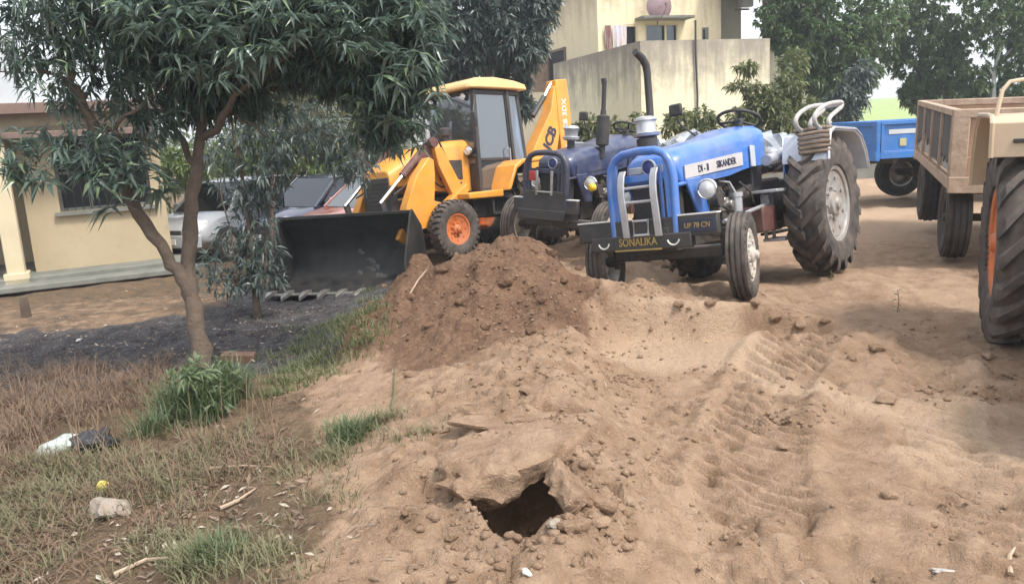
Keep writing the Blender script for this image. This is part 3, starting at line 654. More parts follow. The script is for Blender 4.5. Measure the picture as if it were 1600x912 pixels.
for k, (xa, xb, mm, lb) in enumerate([(945, 955, 'carred', 'narrow dark red garment hanging on the upper yellow wall'), (957, 979, 'cloth_blue', 'wide pale cloth hanging on the upper yellow wall')]):
    a = local_plane(xa, 40, y0 - .1, YM); b = local_plane(xb, 74 + 4 * (k == 0), y0 - .1, YM)
    sx = []
    for i in range(9):
        x = a.x + (b.x - a.x) * i / 8; sx.append([(x, y0 - .1 + .03 * math.sin(i * 2.2), a.z), (x, y0 - .12 + .04 * math.sin(i * 2.2 + 1), (a.z + b.z) / 2), (x + .01, y0 - .1 + .05 * math.sin(i * 1.9), b.z), (x, y0 - .085 + .04 * math.sin(i * 2.2 + 1), (a.z + b.z) / 2)])
    o = obj('hanging_cloth', MB().loft(sx), mat('cloth_dull_red', (.28, .13, .12), (.4, .3, .28), .9) if k == 0 else M['cloth_blue'], None, YM.copy()); tag(o, lb, 'cloth')
dp = local_plane(1030, 10, y0 - .45, YM); dm = YM @ T(*dp)
dsh = thing('satellite_dish', 'round purple brown satellite dish on the yellow house', 'satellite dish', dm)
obj('dish', MB().lathe([(-.10, .001), (-.085, .18), (-.04, .34), (.0, .42), (.012, .42), (-.03, .34), (-.075, .18), (-.09, .001)], 'y', n=28), M['purple'], dsh)
obj('pole', MB().tube([(0, .05, -.1), (0, .12, -.35), (0, .12, -.62)], .025, 8), M['concrete'], dsh)
obj('feed_arm', MB().tube([(0, -.02, -.4), (0, -.35, -.2), (0, -.42, -.02)], .012, 6).box((0, -.44, .0), (.06, .1, .06)), M['concrete'], dsh)
tk = local_plane(1165, 4, 4.2, YM); tkm = YM @ T(*tk)
tkt = thing('white_box', 'small white box under the eave of the yellow house', 'box', tkm); obj('casing', MB().box((0, 0, 0), (.42, .3, .3)), M['parapet'], tkt, bev=.02); obj('bracket', MB().box((0, .2, -.19), (.5, .1, .05)), M['concrete'], tkt)
# far small house behind the right-hand trees, boundary wall, field
fh = thing('far_house', 'small pale house half hidden by the trees beyond the tractor', 'house', pose(11.5, 36, 0, 10))
obj('wall', MB().box((0, 2, 1.8), (5, 4, 3.6)), M['cream'], fh); obj('roof', MB().box((0, 2, 3.68), (5.4, 4.4, .15)), M['concrete'], fh); fw_ = obj('window', MB().box((.8, -.015, 2.0), (.9, .06, 1.0)), M['darkroom'], fh); obj('frame', MB().box((.8, -.05, 2.0), (.05, .03, 1.0)).box((.8, -.05, 1.48), (1.1, .1, .06)), M['concrete'], fw_)
bw = thing('low_wall', 'low pale wall behind the far blue trailer', 'wall', pose(12, 21.5, 0, 3)); obj('masonry', MB().box((0, 0, .3), (13, .22, .6)), M['concrete'], bw); obj('coping', MB().box((0, 0, .63), (13.1, .3, .06)), M['parapet'], bw)
fld = obj('field', MB().add([(14, 38, .12), (60, 34, .12), (120, 120, 3.6), (30, 120, 3.6)], [(0, 1, 2, 3)]), M['fieldgreen']); tag(fld, kind='structure')
for px, d, lb in ((637, 18.6, 'left and shorter pale post behind the yellow excavator bonnet'), (650, 18.2, 'right and nearer pale post behind the yellow excavator bonnet')):
    a = at(px, 216, d); b = at(px - 2, 158, d)
    o = obj('concrete_post', MB().box((a.x, a.y, (b.z - .1) / 2), (.15, .15, b.z + .1)).box((a.x, a.y, b.z + .02), (.19, .19, .06)), M['palepost'], bev=.01); tag(o, lb, 'post', 'pale posts behind the excavator')
# ---------------------------------------------------------------- wheels
_wc = {}
def tyre_mesh(Ro, W, rr, kind, m):
    key = ('t', Ro, W, rr, kind, m.name)
    if key in _wc: return _wc[key]
    mb = MB(); h = W / 2; lug = {'lug': .045, 'rib': .012, 'truck': .012, 'block': .022, 'road': .006}[kind] * (Ro / .69 if kind == 'lug' else 1)
    Rc = Ro - lug; sh = Rc - .06 * (Rc / .6)
    prof = [(-h * .72, rr), (-h * .86, rr + .02), (-h * 1.0, rr + (Rc - rr) * .45), (-h * .97, rr + (Rc - rr) * .72), (-h * .86, sh + .02 * Rc), (-h * .55, Rc - .012), (0, Rc), (h * .55, Rc - .012), (h * .86, sh + .02 * Rc), (h * .97, rr + (Rc - rr) * .72), (h, rr + (Rc - rr) * .45), (h * .86, rr + .02), (h * .72, rr)]
    mb.lathe(prof, 'y', n=48)
    def rad(t):   # carcass radius at |y|
        a = abs(t) / h
        return np.interp(a, [0, .55, .86, .97, 1.0], [Rc, Rc - .012, sh + .02 * Rc, rr + (Rc - rr) * .72, rr + (Rc - rr) * .6])
    def blade(sec):   # sec: list of (y, angle centre, half angle, top)
        q = []
        for y, a, ha, top in sec:
            r0 = rad(y) - .012
            q.append([((r0) * math.cos(a - ha * 1.25), y, r0 * math.sin(a - ha * 1.25)), (top * math.cos(a - ha), y, top * math.sin(a - ha)), (top * math.cos(a + ha), y, top * math.sin(a + ha)), (r0 * math.cos(a + ha * 1.25), y, r0 * math.sin(a + ha * 1.25))])
        mb.loft(q)
    if kind == 'lug':
        n = 19; ha = .052
        for i in range(n):
            for s in (-1, 1):
                a = 2 * math.pi * (i + (.5 if s > 0 else 0)) / n; sk = .30
                blade([(s * -.02 * W, a, ha * .9, Ro), (s * .22 * W, a + sk * .42, ha, Ro), (s * .42 * W, a + sk * .85, ha * 1.1, Ro - .012), (s * .485 * W, a + sk, ha * 1.15, Ro - .05), (s * .5 * W, a + sk * 1.05, ha * 1.0, rad(.45 * W) - .05)])
    elif kind == 'block':
        n = 30
        for i in range(n):
            for s in (-1, 1):
                a = 2 * math.pi * (i + (.5 if s > 0 else 0)) / n
                blade([(s * .03 * W, a, .055, Ro), (s * .30 * W, a + .05, .06, Ro), (s * .46 * W, a + .07, .06, Ro - .02), (s * .495 * W, a + .07, .05, rad(.46 * W) - .04)])
    else:
        for y in ((-.36, -.12, .12, .36) if kind != 'road' else (-.33, -.11, .11, .33)):
            wy = .085 * W; t = Ro - (.012 if abs(y) > .3 else 0)
            mb.lathe([(y * W - wy, rad(y * W) - .01), (y * W - wy * .85, t), (y * W + wy * .85, t), (y * W + wy, rad(y * W) - .01)], 'y', n=48)
        if kind == 'rib':
            for i in range(34):
                for s in (-1, 1):
                    a = 2 * math.pi * i / 34; blade([(s * .40 * W, a, .045, Ro - .012), (s * .47 * W, a, .05, Ro - .028), (s * .498 * W, a, .04, rad(.45 * W) - .03)])
    _wc[key] = mb.mesh('tyre', m, True, 30); return _wc[key]
def rim_mesh(W, rr, m):
    key = ('r', W, rr, m.name)
    if key not in _wc:
        h = W / 2
        _wc[key] = MB().lathe([(-h * .70, rr * .9), (-h * .78, rr + .012), (-h * .70, rr + .02), (-h * .6, rr), (h * .6, rr), (h * .70, rr + .02), (h * .78, rr + .012), (h * .72, rr * .93), (h * .5, rr * .88), (-h * .5, rr * .88), (-h * .7, rr * .9)], 'y', n=40).mesh('rim', m, True, 40)
    return _wc[key]
def disc_mesh(W, rr, m, n=8, dish=.0):
    key = ('d', W, rr, m.name, n, dish)
    if key not in _wc:
        h = W / 2; y = h * dish
        mb = MB().lathe([(y - .02, .001), (y - .02, rr * .5), (y + .05 - .02, rr * .89), (y + .05, rr * .89), (y + .02, rr * .55), (y + .012, rr * .34), (y + .06, rr * .30), (y + .075, rr * .18), (y + .10, rr * .15), (y + .11, .001)], 'y', n=36)
        for k in range(n):
            a = 2 * math.pi * k / n; c = (rr * .43 * math.cos(a), y, rr * .43 * math.sin(a)); mb.cyl((c[0], y + .01, c[2]), (c[0], y + .045, c[2]), .014 + rr * .02, 6)
        for k in range(8):
            a = 2 * math.pi * (k + .5) / 8; c = (rr * .74 * math.cos(a), 0, rr * .74 * math.sin(a)); mb.cyl((c[0], y + .035, c[2]), (c[0], y + .05, c[2]), rr * .055, 8)
        _wc[key] = mb.mesh('wheel', m, True, 30)
    return _wc[key]
def wheel(parent, c, Ro, W, rr, side, kind, rm, tm, steer=0, spin=0., dish=0.):
    mt = T(*c) @ Matrix.Rotation(R(steer + (0 if side > 0 else 180)), 4, 'Z') @ Matrix.Rotation(spin, 4, 'Y')
    wv = link('wheel', disc_mesh(W, rr, rm, dish=dish), parent, mt)
    link('rim', rim_mesh(W, rr, rm), wv); link('tyre', tyre_mesh(Ro, W, rr, kind, tm), wv); return wv
def round_lamp(parent, c, r, yaw, name='headlight', lens='lampglass', body='blackmetal', tilt=0):
    mt = T(*c) @ Matrix.Rotation(R(yaw), 4, 'Z') @ Matrix.Rotation(R(tilt), 4, 'Y')
    o = obj(name, MB().lathe([(-.10, .001), (-.095, r * .45), (-.06, r * .8), (-.01, r * .98), (.008, r), (.012, r * .9)], 'x', n=24), M[body], parent, mt)
    obj('lens', MB().lathe([(.004, r * .92), (.016, r * .86), (.028, r * .5), (.032, .001)], 'x', n=24), M[lens], o)
    obj('bezel', MB().lathe([(-.004, r * .9), (-.004, r * 1.05), (.014, r * 1.05), (.02, r * .97), (.014, r * .9)], 'x', n=24), M['chrome'], o); return o

# ---------------------------------------------------------------- tractors
def tractor(label, mtx, paint='blue', guard='blue', rimf='white_rim', rimr='silver_rim', fender='fender_white', style=1, steer=-12):
    t = thing('tractor', label, 'tractor', mtx, 'tractors parked on the bare ground')
    P = M[paint]
    # running gear
    for s in (1, -1):
        wheel(t, (0, .72 * s, .69), .69, .36, .37, s, 'lug', M[rimr], M['rubberdust'], 0, .1 * s, .35)
        wheel(t, (1.93, .68 * s, .37), .37, .17, .215, s, 'rib', M[rimf], M['rubberdust'], steer, .3, .3)
    obj('rear_axle', MB().cyl((0, -.62, .69), (0, .62, .69), .10, 16).cyl((0, -.40, .69), (0, .40, .69), .17, 18).box((-.05, 0, .74), (.62, .46, .52)), M['engine'], t, bev=.02)
    obj('front_axle', MB().box((1.93, 0, .42), (.12, 1.06, .10)).cyl((1.93, .54, .30), (1.93, .54, .62), .045, 12).cyl((1.93, -.54, .30), (1.93, -.54, .62), .045, 12).cyl((1.93, .50, .37), (1.93, .66, .37), .05, 12).cyl((1.93, -.50, .37), (1.93, -.66, .37), .05, 12).box((1.95, 0, .55), (.3, .34, .22)), M['engine'], t, bev=.015)
    obj('tie_rod', MB().tube([(1.78, -.52, .45), (1.78, .52, .45)], .018, 8).tube([(1.93, .54, .6), (1.8, .54, .5)], .025, 8), M['silver'], t)
    obj('drag_link', MB().tube([(1.90, .52, .66), (.62, .40, .76)], .018, 8).box((.62, .38, .78), (.08, .08, .14)), M['silver'], t)
    obj('gearbox', MB().loft([[(x, y * wv, .47 + (z + 1) * .5 * hh) for y, z in ((-1, -1), (1, -1), (1, 1), (-1, 1))] for x, wv, hh in ((-.1, .25, .55), (.5, .24, .52), (.85, .22, .45), (1.0, .2, .42))]).box((.3, .26, .62), (.4, .12, .14)), M['engine'], t, bev=.02)
    eng = MB().box((1.35, 0, .70), (.85, .36, .46)).box((1.35, 0, .98), (.78, .26, .2)).box((1.3, 0, .46), (.7, .3, .12))
    for k in range(3): eng.cyl((1.1 + k * .24, .17, .92), (1.1 + k * .24, .25, .92), .05, 10).tube([(1.1 + k * .24, .2, 1.0), (1.12 + k * .22, .28, .9), (1.25, .26, .78)], .009, 6)
    eng.box((1.3, .24, .72), (.3, .12, .16)).cyl((1.62, .26, .85), (1.62, .38, .85), .07, 14).cyl((1.75, 0, .8), (1.80, 0, .8), .2, 20).tube([(1.0, .24, .56), (1.3, .28, .52), (1.6, .25, .55)], .02, 8)
    obj('engine', eng, M['engine'], t, bev=.012)
    obj('fuel_filter', MB().cyl((1.13, .30, .66), (1.13, .30, .86), .055, 16).cyl((1.13, .30, .86), (1.13, .30, .90), .065, 16).tube([(1.13, .30, .9), (1.16, .26, 1.0), (1.3, .22, 1.02)], .009, 6), M['silver'], t)
    obj('battery_box', MB().box((.75, .36, .62), (.34, .2, .24)), M['maroon'], t, bev=.012)
    obj('foot_step', MB().box((.60, .42, .88), (.42, .30, .03)).box((.45, .42, .40), (.3, .22, .03)).box((.56, .33, .64), (.03, .03, .5)).box((.36, .33, .64), (.03, .03, .5)), M['silver'] if style == 1 else M['engine'], t, bev=.006)
    obj('foot_step', MB().box((.60, -.42, .88), (.42, .30, .03)).box((.45, -.42, .40), (.3, .22, .03)).box((.56, -.33, .64), (.03, .03, .5)), M['engine'], t, bev=.006)
    # bonnet: rounded shell, rising and widening to the dash
    def bsec(x, wv, zb, zt, r=.09):
        z2 = zt - r; return [(x, -wv, zb), (x, -wv, z2 - .02), (x, -wv * .96, z2 + r * .35), (x, -wv + r * .8, zt - r * .15), (x, -wv * .35, zt), (x, wv * .35, zt), (x, wv - r * .8, zt - r * .15), (x, wv * .96, z2 + r * .35), (x, wv, z2 - .02), (x, wv, zb)]
    obj('bonnet', MB().loft([bsec(2.16, .20, 1.12, 1.245, .06), bsec(2.13, .245, 1.05, 1.28), bsec(2.02, .265, 1.0, 1.32), bsec(1.7, .275, 1.02, 1.375), bsec(1.2, .285, 1.06, 1.44), bsec(.95, .29, 1.1, 1.475), bsec(.86, .33, 1.12, 1.50, .12), bsec(.66, .35, 1.14, 1.545, .13), bsec(.50, .35, 1.14, 1.555, .12), bsec(.46, .30, 1.16, 1.52)]), P, t, ang=50)
    for s in (1, -1):
        dc = obj('side_panel', MB().loft([[(2.05, .268 * s, 1.055), (2.05, .276 * s, 1.055), (2.05, .276 * s, 1.165), (2.05, .266 * s, 1.165)], [(.92, .292 * s, 1.15), (.92, .304 * s, 1.15), (.92, .304 * s, 1.275), (.92, .292 * s, 1.275)]]), M['decal'] if style == 1 else P, t)
        xd = Vector((-1, .025 * s, .085)) if s > 0 else Vector((1, .025, -.085))
        for st, xx, sz, sx in ((('DI - II', 1.72, .085, 1.0), ('SIKANDER', 1.27, .085, 1.0)) if style == 1 else ()):
            zz = 1.108 + (2.05 - xx) / 1.13 * .10; text('lettering', st, sz, M['ink'], dc, frame(xd, (0, 0, 1), (xx, (.278 + (2.05 - xx) / 1.13 * .028) * s, zz)), .002, sx, .002)
        obj('trim_strip', MB().box((.80, .352 * s, 1.23), (.10, .014, .2)), M['fender_white'] if style == 1 else P, t, bev=.004)
        obj('cowl_side', MB().prism([(2.08, 1.05), (1.80, 1.07), (1.66, .70), (1.86, .70)], .265 * s, .295 * s), P, t, bev=.01)
        hl_ = round_lamp(t, (1.93, .41 * s, .95), .085, 5 * s, tilt=4); obj('bracket', MB().tube([(-.05, 0, 0), (-.1, -.1 * s, .02)], .016, 8), M['engine'], hl_)
        if style == 2 and s > 0: obj('indicator_lamp', MB().lathe([(-.02, .05), (.03, .05), (.05, .03), (.055, .001)], 'x', n=16), M['amber'], t, T(1.97, .46, .90))
    obj('hose', MB().tube([(1.62, .24, .92), (1.5, .31, .80), (1.3, .33, .74), (1.05, .30, .66)], .014, 6).tube([(1.0, .28, 1.0), (.9, .34, .9), (.8, .33, .78)], .012, 6).tube([(1.8, .2, .98), (1.7, .3, .9), (1.66, .27, .62)], .012, 6), M['blackmetal'], t)
    obj('injector_pump', MB().box((1.42, .27, .80), (.2, .09, .12)).cyl((1.34, .30, .80), (1.34, .36, .80), .035, 10).cyl((1.48, .30, .84), (1.48, .36, .84), .025, 10), M['wornsteel'], t, bev=.008)
    obj('grille', MB().box((2.06, 0, .90), (.10, .44, .40)), M['blackmetal'], t, bev=.01)
    gr = t.children[-1]; g2 = MB()
    for k in range(9): g2.box((2.115, 0, .735 + k * .042), (.016, .40, .012))
    obj('grille_bar', tag_mb(g2), M['engine'], gr)
    bdg = obj('badge', MB().lathe([(0, .06), (.014, .06), (.02, .045), (.022, .001)], 'x', n=24), M['bluedark'], t, T(2.162, 0, 1.185)); obj('badge_ring', MB().lathe([(.0, .056), (.024, .058), (.024, .066), (0, .068)], 'x', n=24), M['silver'], bdg)
    obj('nose_band', MB().box((2.165, .135, 1.165), (.02, .13, .06)).box((2.165, -.135, 1.165), (.02, .13, .06)), M['silver'] if style == 1 else P, t, bev=.005)
    # guard hoop, ladder, bumper
    G = M[guard]; hx = 2.32
    hoop = [(hx, -.30, .60), (hx, -.305, 1.08), (hx, -.285, 1.20), (hx, -.235, 1.275), (hx, -.16, 1.31), (hx, 0, 1.322), (hx, .16, 1.31), (hx, .235, 1.275), (hx, .285, 1.20), (hx, .305, 1.08), (hx, .30, .60)]
    gd = obj('front_guard', MB().tube(hoop, .036, 12).box((hx, .25, .92), (.03, .05, .62)).box((hx, -.25, .92), (.03, .05, .62)).box((hx, .185, .90), (.02, .03, .58)).box((hx - .01, 0, 1.095), (.03, .52, .06)).tube([(hx, .30, 1.0), (2.05, .27, 1.02)], .02, 8).tube([(hx, -.30, 1.0), (2.05, -.27, 1.02)], .02, 8), G, t, bev=.006)
    if style == 1:
        for y in (-.155, .155): obj('ladder_rail', MB().loft([[(x + .0, y - .032, z), (x + .02, y - .032, z), (x + .02, y + .032, z), (x, y + .032, z)] for x, z in ((hx + .04, .60), (hx + .055, .75), (hx + .075, .95), (hx + .07, 1.05), (hx + .05, 1.12), (hx + .015, 1.17))]), M['silver'], gd, bev=.005)
        for z in (.90, 1.02): obj('ladder_rung', MB().tube([(hx + .07, -.15, z), (hx + .07, .15, z)], .013, 8), M['silver'], gd)
        obj('tow_hook', MB().tube([(hx + .07, -.07, .62), (hx + .07, -.07, .74), (hx + .07, .07, .74), (hx + .07, .07, .62)], .014, 8, closed=True), M['silver'], t)
    else:
        for y in (-.1, .12): obj('ladder_rail', MB().box((hx + .05, y, .95), (.02, .035, .3)), M['wornsteel'], gd, bev=.005)
        obj('ladder_rung', MB().tube([(hx + .05, -.1, .84), (hx + .05, .12, .84)], .013, 8), M['wornsteel'], gd)
        obj('front_plate', MB().box((hx + .02, 0, .68), (.03, .62, .34)), M['blackmetal'], t, bev=.01)
        obj('indicator_lamp', MB().box((hx + .0, -.2, 1.03), (.05, .09, .12)), M['redlens'], t, bev=.01)
    bm_ = MB().box((hx - .01, 0, .665), (.07, 1.34 if style == 1 else .95, .17)).box((hx + .01, -.05, .555), (.06, .98 if style == 1 else .7, .13)).box((2.15, .2, .62), (.4, .07, .1)).box((2.15, -.2, .62), (.4, .07, .1))
    bp = obj('bumper', bm_, M['blackmetal'], t, bev=.012)
    [obj('bumper_edge', MB().box((hx - .01, yy, .757), (.075, .35 if style == 1 else .2, .012)), M['whiteink'], bp) for yy in ((.5, -.5) if style == 1 else (.37, -.37))]
    if style == 1:
        text('lettering', 'SONALIKA', .095, M['yellowink'], bp, frame((0, 1, 0), (0, 0, 1), (hx + .042, -.06, .56)), .002, .82, .001)
        obj('underline', MB().box((hx + .042, -.06, .495), (.004, .46, .012)), M['yellowink'], bp)
        for y in (-.40, .28): obj('smile_mark', MB().tube([(hx + .044, y + .055 * math.sin(a), .575 - .055 * math.cos(a)) for a in np.linspace(-1.35, 1.35, 9)], .007, 6), M['whiteink'], bp)
        npl = obj('number_plate', MB().box((hx + .03, .50, .665), (.012, .30, .105)), M['ink'], bp, bev=.003); text('lettering', 'UP 78 CN', .06, M['yellowink'], npl, frame((0, 1, 0), (0, 0, 1), (hx + .038, .50, .665)), .001, .9)
    # exhaust, pre-cleaner, mirror
    if style == 1:
        ex = obj('exhaust_pipe', MB().tube([(1.72, -.20, 1.30), (1.72, -.20, 1.55)], .05, 14).tube([(1.72, -.20, 1.5), (1.71, -.2, 1.75), (1.70, -.20, 2.05), (1.71, -.20, 2.12), (1.745, -.21, 2.18), (1.80, -.22, 2.215), (1.85, -.22, 2.235)], [.034, .034, .034, .036, .036, .034, .03], 14), M['blackmetal'], t)
        pc = obj('air_precleaner', MB().lathe([(1.30, .045), (1.47, .045)], 'z', (1.88, -.16, 0), 18).lathe([(1.36, .09), (1.455, .095), (1.46, .05)], 'z', (1.88, -.16, 0), 20), M['blackmetal'], t)
        obj('cap', MB().lathe([(1.462, .045), (1.475, .115), (1.50, .13), (1.505, .095), (1.515, .09), (1.60, .088), (1.615, .105), (1.635, .10), (1.65, .06), (1.652, .001)], 'z', (1.88, -.16, 0), 24), M['silver'], pc)
    else:
        ex = obj('exhaust_pipe', MB().tube([(1.45, .28, 1.25), (1.45, .28, 1.40), (1.45, .28, 1.42), (1.45, .28, 1.78), (1.45, .28, 1.80), (1.45, .28, 1.86)], [.04, .04, .085, .085, .04, .035], 16).tube([(1.45, .28, 1.84), (1.45, .28, 2.2)], .03, 10).tube([(1.45, .28, 2.18), (1.46, .27, 2.25)], .036, 10), M['blackmetal'], t)
        pc = obj('air_precleaner', MB().lathe([(1.30, .05), (1.50, .05)], 'z', (1.7, -.04, 0), 18), M['blackmetal'], t)
        obj('cap', MB().lathe([(1.46, .05), (1.48, .105), (1.51, .11), (1.52, .085), (1.60, .09), (1.62, .105), (1.65, .08), (1.66, .001)], 'z', (1.7, -.04, 0), 24), M['silver'], pc)
    mr = obj('mirror', MB().box((0, 0, 0), (.04, .155, .125)), M['blackmetal'], t, T(.72, -.46, 1.80) @ Matrix.Rotation(R(-8), 4, 'Z'), bev=.02); obj('mirror_face', MB().box((-.022, 0, 0), (.004, .13, .1)), M['mirror'], mr); obj('mirror_arm', MB().tube([(-.01, 0, -.05), (-.02, .03, -.15), (-.12, .13, -.28)], .01, 6), M['blackmetal'], mr)
    # dash, steering, seat
    obj('dashboard', MB().box((.44, 0, 1.38), (.10, .52, .26)).box((.47, 0, 1.0), (.24, .5, .55)), M['blackmetal'], t, bev=.02)
    obj('fuel_cap', MB().cyl((.62, .16, 1.535), (.62, .16, 1.59), .04, 14).box((.62, .16, 1.6), (.09, .07, .03)), M['blackmetal'], t, bev=.006)
    sw = Matrix.Translation((.24, 0, 1.64)) @ Matrix.Rotation(R(-24), 4, 'Y')
    s_ = obj('steering_wheel', MB().tube([(.215 * math.cos(a), .215 * math.sin(a), 0) for a in np.linspace(0, 2 * math.pi, 33)[:-1]], .017, 8, closed=True).lathe([(-.04, .05), (0, .055), (.012, .03), (.014, .001)], 'z', n=16), M['blackmetal'], t, sw)
    for k in range(3):
        a = k * 2.094 + .5; obj('spoke', MB().tube([(.04 * math.cos(a), .04 * math.sin(a), -.01), (.205 * math.cos(a), .205 * math.sin(a), 0)], .014, 8), M['blackmetal'], s_)
    obj('steering_column', MB().tube([(.24, 0, 1.63), (.42, 0, 1.3)], .03, 10), M['blackmetal'], t)
    st = obj('seat', MB().loft([[(x, y * wv, z0 + dz) for y, dz in ((-1, 0), (-.8, .06), (.8, .06), (1, 0), (.8, -.05), (-.8, -.05))] for x, wv, z0 in ((.02, .2, 1.12), (-.1, .24, 1.13), (-.36, .24, 1.12), (-.44, .22, 1.14))]), M['blackmetal'], t)
    obj('seat_back', MB().loft([[(-.42 - .14 * k + dx, y * wv, 1.14 + .36 * k) for y, dx in ((-1, 0), (-.7, .06), (.7, .06), (1, 0), (.7, -.05), (-.7, -.05))] for k, wv in ((0, .22), (.3, .25), (.8, .24), (1., .18))]), M['plastic_wrap'], t)
    if style == 1:
        rs = np.random.default_rng(4)
        for (cx, cy, cz, ax, ay, az) in ((-.22, .0, 1.30, .30, .30, .24), (-.02, -.74, 1.50, .34, .24, .16)):
            me = clod_mesh('plastic_cover', 1, int(cx * 100 + 90), M['plastic_wrap'], (ax, ay, az), .55, 3); link('plastic_cover', me, t, T(cx, cy, cz))
        obj('side_tool_tube', MB().cyl((.18, .42, 1.22), (.60, .40, 1.18), .055, 14), M['silver'], t)
    obj('gear_lever', MB().tube([(.2, .1, .95), (.15, .12, 1.2), (.12, .14, 1.32)], .011, 6).lathe([(-.02, .001), (0, .022), (.02, .001)], 'z', (.12, .14, 1.33), 10), M['blackmetal'], t)
    # fenders
    for s in (1, -1):
        arc = [(.46, 1.12), (.44, 1.22), (.36, 1.385), (.24, 1.42), (-.42, 1.42), (-.58, 1.36), (-.72, 1.22), (-.80, 1.02)]
        inn = [(.425, 1.12), (.41, 1.21), (.335, 1.36), (.23, 1.395), (-.41, 1.395), (-.565, 1.335), (-.70, 1.2), (-.78, 1.02)]
        yo = .95 if style != 3 else .955
        if style == 3: arc = [(.46, 1.29), (.46, 1.50), (.41, 1.54), (.24, 1.55), (-.42, 1.55), (-.60, 1.46), (-.74, 1.28), (-.82, 1.02)]; inn = [(.435, 1.29), (.435, 1.48), (.395, 1.52), (.23, 1.528), (-.41, 1.528), (-.585, 1.435), (-.72, 1.26), (-.80, 1.02)]
        fd = obj('fender', MB().prism(arc + inn[::-1], .50 * s, yo * s), M[fender], t, bev=.006)
        obj('fender_side', MB().prism([(.44, 1.0), (.44, 1.2), (.34, 1.37), (.23, 1.40), (-.41, 1.40), (-.57, 1.34), (-.70, 1.2), (-.78, 1.0), (-.3, .8), (.2, .8)], .50 * s, .515 * s), P, fd)
        obj('fender_lip', MB().tube([(x, yo * s, z) for x, z in arc], .016, 6), M['silver' if style != 3 else fender], fd)
        if style == 1 and s > 0:
            ra = [(.26, 1.42), (.40, 1.46), (.46, 1.53), (.42, 1.60), (.28, 1.67), (.06, 1.73), (-.28, 1.77), (-.34, 1.755), (-.32, 1.71), (-.12, 1.63), (.0, 1.58), (.06, 1.52), (.04, 1.47), (-.06, 1.43)]
            for yy in (.66, .84): obj('hand_rail', MB().smooth_tube([(x - .05 * max(0, z - 1.5) / .25, yy * s, 1.42 + (z - 1.42) * .82) for x, z in ra], .022, 10), M['rope'], fd)
            obj('hand_rail', MB().tube([(-.385, .66 * s, 1.69), (-.385, .84 * s, 1.69)], .02, 8), M['rope'], fd)
            for k in range(5): obj('rope_coil', MB().tube([(.42, .67, 1.385 - k * .042), (.475, .70, 1.38 - k * .043), (.475, .90, 1.385 - k * .044), (.43, .962, 1.38 - k * .043)], .02, 8), M['mat_brown'], fd)
            obj('sack_pad', MB().box((.16, .74 * s, 1.435), (.32, .34, .03)), M['mat_brown'], fd, bev=.02)
        obj('tail_light', MB().box((-.80, .80 * s, 1.14), (.03, .14, .08)), M['redlens'], fd, bev=.006)
        if style == 3:
            obj('hand_rail', MB().tube([(.36, .93 * s, 1.54), (.33, .90 * s, 1.70), (.30, .86 * s, 1.75), (.24, .70 * s, 1.77), (.0, .62 * s, 1.78), (-.3, .62 * s, 1.78)], .013, 8), M[fender], fd)
            obj('marker_lamp', MB().box((.468, .78 * s, 1.39), (.02, .12, .025)), M['blackmetal'], fd, bev=.004)
    obj('linkage', MB().tube([(-.2, .3, .55), (-.95, .38, .5)], .025, 8).tube([(-.2, -.3, .55), (-.95, -.38, .5)], .025, 8).tube([(-.3, 0, .9), (-.9, 0, .8)], .022, 8).box((-.55, 0, .42), (.7, .09, .03)), M['engine'], t)
    return t
def tag_mb(mb): return mb
T1 = tractor('bright blue tractor with silver ladder guard and white-wrapped fender rails', pose(2.713, 8.61, .035, 230.4, 1.013, -2.9, 6.0), style=1, steer=14)
T2 = tractor('dusty dark navy tractor with amber lamp, parked behind the bright blue one', pose(1.80, 11.75, .034, 233, .99, -2.5, -3), 'navy', 'guard_dark', 'white_rim', 'orange_rim', 'navy', 2, 4)
T3 = tractor('beige fendered tractor with orange rims cut by the right edge', pose(4.375, 5.41, -.02, 244.5, 1.07, 0, 0), 'beige', 'beige', 'orange_rim', 'orange_rim', 'beige', 3, 0)
